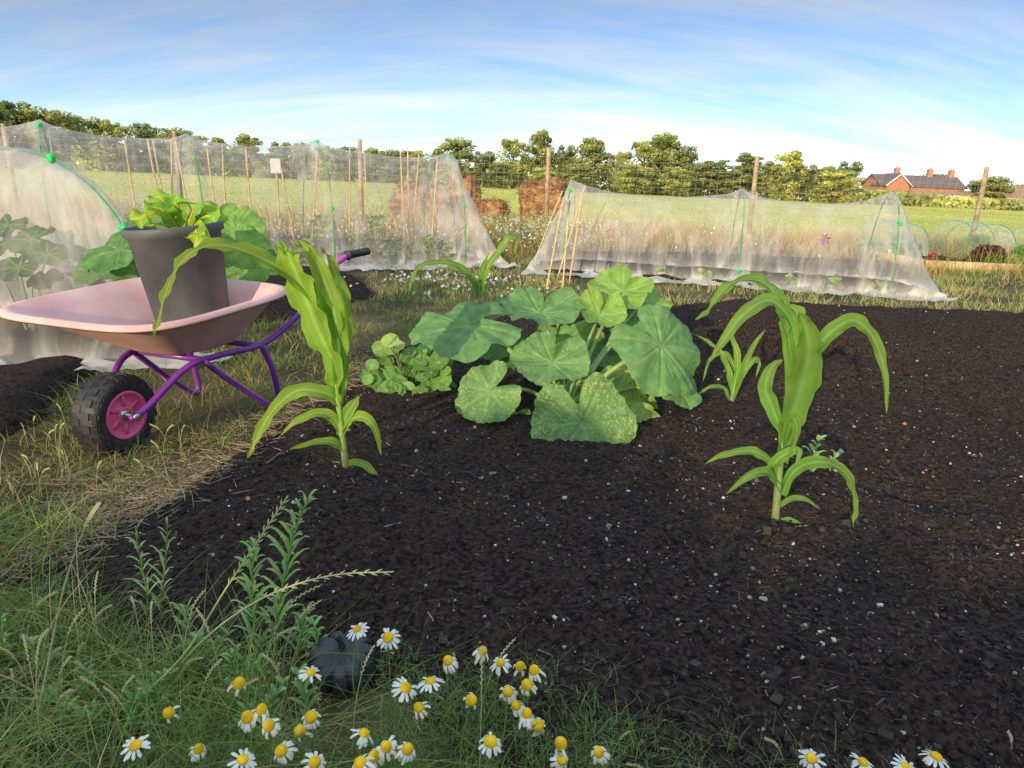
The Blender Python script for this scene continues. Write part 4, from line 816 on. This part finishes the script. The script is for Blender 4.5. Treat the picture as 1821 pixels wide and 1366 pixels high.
for i,(col,wid,kd) in enumerate([(G1,7,'round'),(G2,8,'round'),(G3,9,'cedar'),(G1,6,'cone'),(G4,7,'round'),(G3,7.5,'round')]):
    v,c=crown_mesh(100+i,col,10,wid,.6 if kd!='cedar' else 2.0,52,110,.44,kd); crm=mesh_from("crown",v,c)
    mb=MB(); tube(mb,cr([(0,0,-.2),(.1,0,2),(-.1,.1,5),(.1,0,8)],4),[.32*(1-.8*k/13)+.03 for k in range(13)],8)
    rr=random.Random(i)
    for k in range(9):
        z=rr.uniform(1.8,6.5); a=rr.uniform(0,6.28); l=wid*.38; tube(mb,[(0,0,z),(math.cos(a)*l*.5,math.sin(a)*l*.5,z+.9),(math.cos(a)*l,math.sin(a)*l,z+1.9)],[.12,.07,.03],6)
    t=mk("trunk",mb,[M_bark]); tm=t.data; bpy.data.objects.remove(t); VAR.append((crm,tm,kd,wid))
LB={0:"leafy green tree with rounded crown at field edge",1:"sunlit light green tree at field edge",2:"dark spreading cedar tree at field edge",3:"pointed dark green tree at field edge",4:"yellow green sunlit tree at field edge",5:"dark green rounded tree at field edge"}
def tree(px,top,wpx,var,dist=112):
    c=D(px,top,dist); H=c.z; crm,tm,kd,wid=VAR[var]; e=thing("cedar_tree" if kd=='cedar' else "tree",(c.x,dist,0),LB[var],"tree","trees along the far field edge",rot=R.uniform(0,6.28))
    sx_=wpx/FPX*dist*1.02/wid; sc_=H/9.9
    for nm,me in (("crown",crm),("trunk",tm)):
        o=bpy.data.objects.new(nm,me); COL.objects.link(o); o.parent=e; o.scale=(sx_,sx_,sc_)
for a in [(25,180,110,5,95),(75,190,95,0,95),(112,198,80,0,98),(-30,174,110,5,92),(172,208,70,0),(205,216,66,1),(255,218,70,5),(310,226,80,0),(352,240,66,1),(385,242,56,3),(437,237,70,0),(502,252,56,5),(537,252,52,0),(580,258,56,1),(620,260,56,5),(665,262,66,0),(705,266,66,5),(745,266,66,1),(812,243,76,0),(778,262,46,3),(865,268,56,5),(915,245,66,1),(965,229,66,0),(1010,257,50,5),(1055,243,80,0),(1105,268,56,1),(1150,248,68,1),(1185,235,92,0),(1222,258,66,5),(1275,281,76,2),(1335,269,84,2),(1405,268,72,4),(1372,285,56,0),(1440,292,56,5),(1475,294,64,0),(1517,286,60,5),(1490,303,90,4,100),(1300,300,66,5),(1245,287,66,0),(1130,292,74,1,104),(1030,290,74,0,104),(1665,308,70,5,150),(1770,312,66,0,120),(1740,320,50,5,125),(1815,327,40,5,122),(1600,316,50,5,150),(890,290,64,5,104),(1205,296,70,1,104),(965,296,60,4,103)]:
    tree(*a)
n=22000; x=NR.uniform(-150,130,n); hh=np.array([4.2+1.6*noise.noise((a*.06,0,0.))+1.0*noise.noise((a*.3,3.,0.)) for a in x])*np.where(x>50,.45,1); z=hh*NR.random(n)**.8; y=118+NR.normal(0,2.0,n)
d=NR.normal(0,1,(n,3)); d[:,1]-=1.6; d/=np.linalg.norm(d,axis=1)[:,None]; t1=np.cross(d,NR.normal(0,1,(n,3))); t1/=np.linalg.norm(t1,axis=1)[:,None]; t2=np.cross(d,t1); s=NR.uniform(.4,1.0,n)[:,None]; p=np.stack([x,y,z],1)
v=np.stack([p-t1*s*.5,p+t2*s*.4,p+t1*s*.5,p-t2*s*.4],1).reshape(-1,3); sh=np.array([.75+1.1*noise.noise((a*.12,7.,b*.3)) for a,b in zip(x,z)])[:,None]
fastmesh("hedgerow",v,np.arange(4*n).reshape(-1,4),M_tree,np.repeat(np.array([.34,.34,.12])*(.8+sh*.5)*NR.uniform(.7,1.3,(n,1)),4,0),kind="stuff",label="far-off wooded hedgerow across the field",category="hedgerow")
n=34000; x=NR.uniform(-16,12,n); hh=np.array([1.42+.36*math.exp(-((a+2.95)/.75)**2)-.04*math.exp(-((a+4.8)/.6)**2)+.13*noise.noise((a*1.1,0,1.))+.20*noise.noise((a*3.7,3.,1.)) for a in x]); z=hh*NR.random(n)**.6; y=-4+NR.normal(0,.2,n)  # hedge height varied along x to set where the foreground shade falls
d=NR.normal(0,1,(n,3)); d/=np.linalg.norm(d,axis=1)[:,None]; t1=np.cross(d,NR.normal(0,1,(n,3))); t1/=np.linalg.norm(t1,axis=1)[:,None]; t2=np.cross(d,t1); s=NR.uniform(.07,.17,n)[:,None]; p=np.stack([x,y,z],1)
v=np.stack([p-t1*s*.5,p+t2*s*.4,p+t1*s*.5,p-t2*s*.4],1).reshape(-1,3)
fastmesh("assumed_shade_hedge",v,np.arange(4*n).reshape(-1,4),M_tree,np.repeat(np.array([.10,.15,.04])*NR.uniform(.6,1.3,(n,1)),4,0),label="assumed leafy green hedge out of view, shading the foreground",category="hedge")  # assumed hedge, unseen behind the camera, added to shade the foreground
# ------------------------------------------------------------ houses
def house(x0,x1,y0,dep,eave,ridge,label,roofm,wing=None,chim=(),win=6):
    e=thing("brick_house",(x0,y0,0),label,"house")
    mb=MB(); cx=(x0+x1)/2; box(mb,(cx,y0+dep/2,eave/2),(x1-x0,dep,eave))
    for xx in(x0,x1): mb.add([(xx,y0,eave),(xx,y0+dep,eave),(xx,y0+dep/2,ridge)],[(0,1,2)])
    if wing:
        a,b,wr=wing; box(mb,((a+b)/2,y0-1.0,eave/2),(b-a,2.0-.01,eave)); mb.add([(a,y0-2,eave),(b,y0-2,eave),((a+b)/2,y0-2,wr)],[(0,1,2)])
    mk("wall",mb,[M_brick],e,smooth=False)
    mb=MB(); o=.35
    def slab(q):
        q=[V(p) for p in q]; u=V((0,0,.16)); mb.add(q+[p+u for p in q],[(0,1,2,3),(4,7,6,5),(0,4,5,1),(1,5,6,2),(2,6,7,3),(3,7,4,0)])
    slab([(x0-o,y0-o,eave-.1),(x1+o,y0-o,eave-.1),(x1+o,y0+dep/2,ridge),(x0-o,y0+dep/2,ridge)]); slab([(x0-o,y0+dep/2,ridge+.01),(x1+o,y0+dep/2,ridge+.01),(x1+o,y0+dep+o,eave-.1),(x0-o,y0+dep+o,eave-.1)])
    if wing:
        a,b,wr=wing; c=(a+b)/2; slab([(a-o,y0-2-o,eave-.1),(c,y0-2-o,wr+.02),(c,y0+dep/2,wr+.02),(a-o,y0+dep/2,eave-.1)]); slab([(c,y0-2-o,wr+.03),(b+o,y0-2-o,eave-.1),(b+o,y0+dep/2,eave-.1),(c,y0+dep/2,wr+.03)])
    rf=mk("roof",mb,[roofm],e,smooth=False)
    for k in chim:
        mb=MB(); box(mb,(k,y0+dep/2,ridge+.3),(.9,.7,1.8)); box(mb,(k,y0+dep/2,ridge+1.25),(1.05,.85,.12))
        for s in(-.22,.22): tube(mb,[(k+s,y0+dep/2,ridge+1.3),(k+s,y0+dep/2,ridge+1.65)],.13,8)
        c=mk("chimney",mb,[M_brick],rf,smooth=False,local=True); 
        for v_ in c.data.vertices: v_.co-=e.location
    if wing:
        a,b,wr=wing; c=(a+b)/2; mb=MB(); 
        for q0,q1 in(((a-o,eave-.1),(c,wr)),((b+o,eave-.1),(c,wr))): tube(mb,[(q0[0],y0-2-o-.06,q0[1]),(q1[0],y0-2-o-.06,q1[1])],.13,6)
        mk("bargeboard",mb,[M_white],e)
    for k in range(win):
        xx=x0+(x1-x0)*(k+.5)/win; yy=y0-.03
        if wing and wing[0]-.7<xx<wing[1]+.7: 
            yy=y0-2.03
            xx=(wing[0]+wing[1])/2+(xx-(wing[0]+wing[1])/2)*.5
        for z in ([1.3,3.0] if eave>3.2 else [1.3]):
            if z+.6>eave: continue
            mb=MB(); box(mb,(xx,yy,z),(1.2,.08,1.1)); w_=mk("window",mb,[M_glass],e,smooth=False)
            mb=MB(); 
            for bx in ((0,.6,1.36,.09),(0,-.6,1.36,.12)): box(mb,(xx,yy-.05,z+bx[1]),(bx[2],.1,bx[3]))
            for sx_ in(-.62,0,.62): box(mb,(xx+sx_,yy-.05,z),(.08,.1,1.1))
            f=mk("frame",mb,[M_white],w_,smooth=False,local=True)
            for v_ in f.data.vertices: v_.co-=e.location
    mb=MB(); box(mb,(x0+(x1-x0)*.56,y0-.04,1.0),(1.0,.1,2.0)); mk("door",mb,[M_white],e,smooth=False)
def hx(px,d): return D(px,352,d).x
house(hx(1562,130),hx(1712,130),130,7,3.3,5.2,"long red brick house with dark roof and chimneys",M_roof,wing=(hx(1563,130),hx(1603,130),5.3),chim=(hx(1604,130),hx(1664,130),hx(1703,130)),win=9)
house(hx(1618,124),hx(1742,124),122,4,1.6,2.4,"low red brick outbuilding beside the long house",M_roofr,win=5)
house(hx(1790,118),hx(1860,118),118,7,2.1,4.0,"red brick bungalow with brown tiled roof",M_roofr,win=4)
vx=hx(1418,113); e=thing("parked_car",(vx,113,0),"small white car parked at the far field edge","car")
mb=MB(); pts=[(-1.7,.3),(1.7,.3),(1.75,.7),(1.0,.8),(.6,1.25),(-1.0,1.25),(-1.7,.8)]; K=len(pts)
mb.add([(vx+a,112.2,b) for a,b in pts]+[(vx+a,113.8,b) for a,b in pts],[tuple(range(K)),tuple(range(K,2*K))[::-1]]+[(i,(i+1)%K,(i+1)%K+K,i+K) for i in range(K)]); mk("body",mb,[M_white],e,smooth=False)
mb=MB(); mb.add([(vx+a,112.17,b) for a,b in [(-1.3,.82),(.85,.82),(.5,1.18),(-.95,1.18)]],[(0,1,2,3)]); mk("window",mb,[M_glass],e,smooth=False)
for a in(-1.1,1.1):
    mb=MB(); tube(mb,[(vx+a,112.12,.3),(vx+a,112.35,.3)],.3,20); mk("wheel",mb,[M_rubber],e)
c=D(86,228,60); e=thing("street_lamp",(c.x,60,0),"tall grey street lamp beyond the trees","street lamp"); mb=MB(); tube(mb,[(c.x,60,0),(c.x,60,c.z)],.06,8); tube(mb,[(c.x,60,c.z),(c.x+.7,60,c.z+.1)],.04,8); mk("pole",mb,[M_wire],e); mb=MB(); box(mb,(c.x+.8,60,c.z+.08),(.6,.25,.12)); mk("lamp",mb,[M_sign],e)
sc.view_settings.view_transform='Standard'; sc.view_settings.look='None'; sc.view_settings.exposure=0
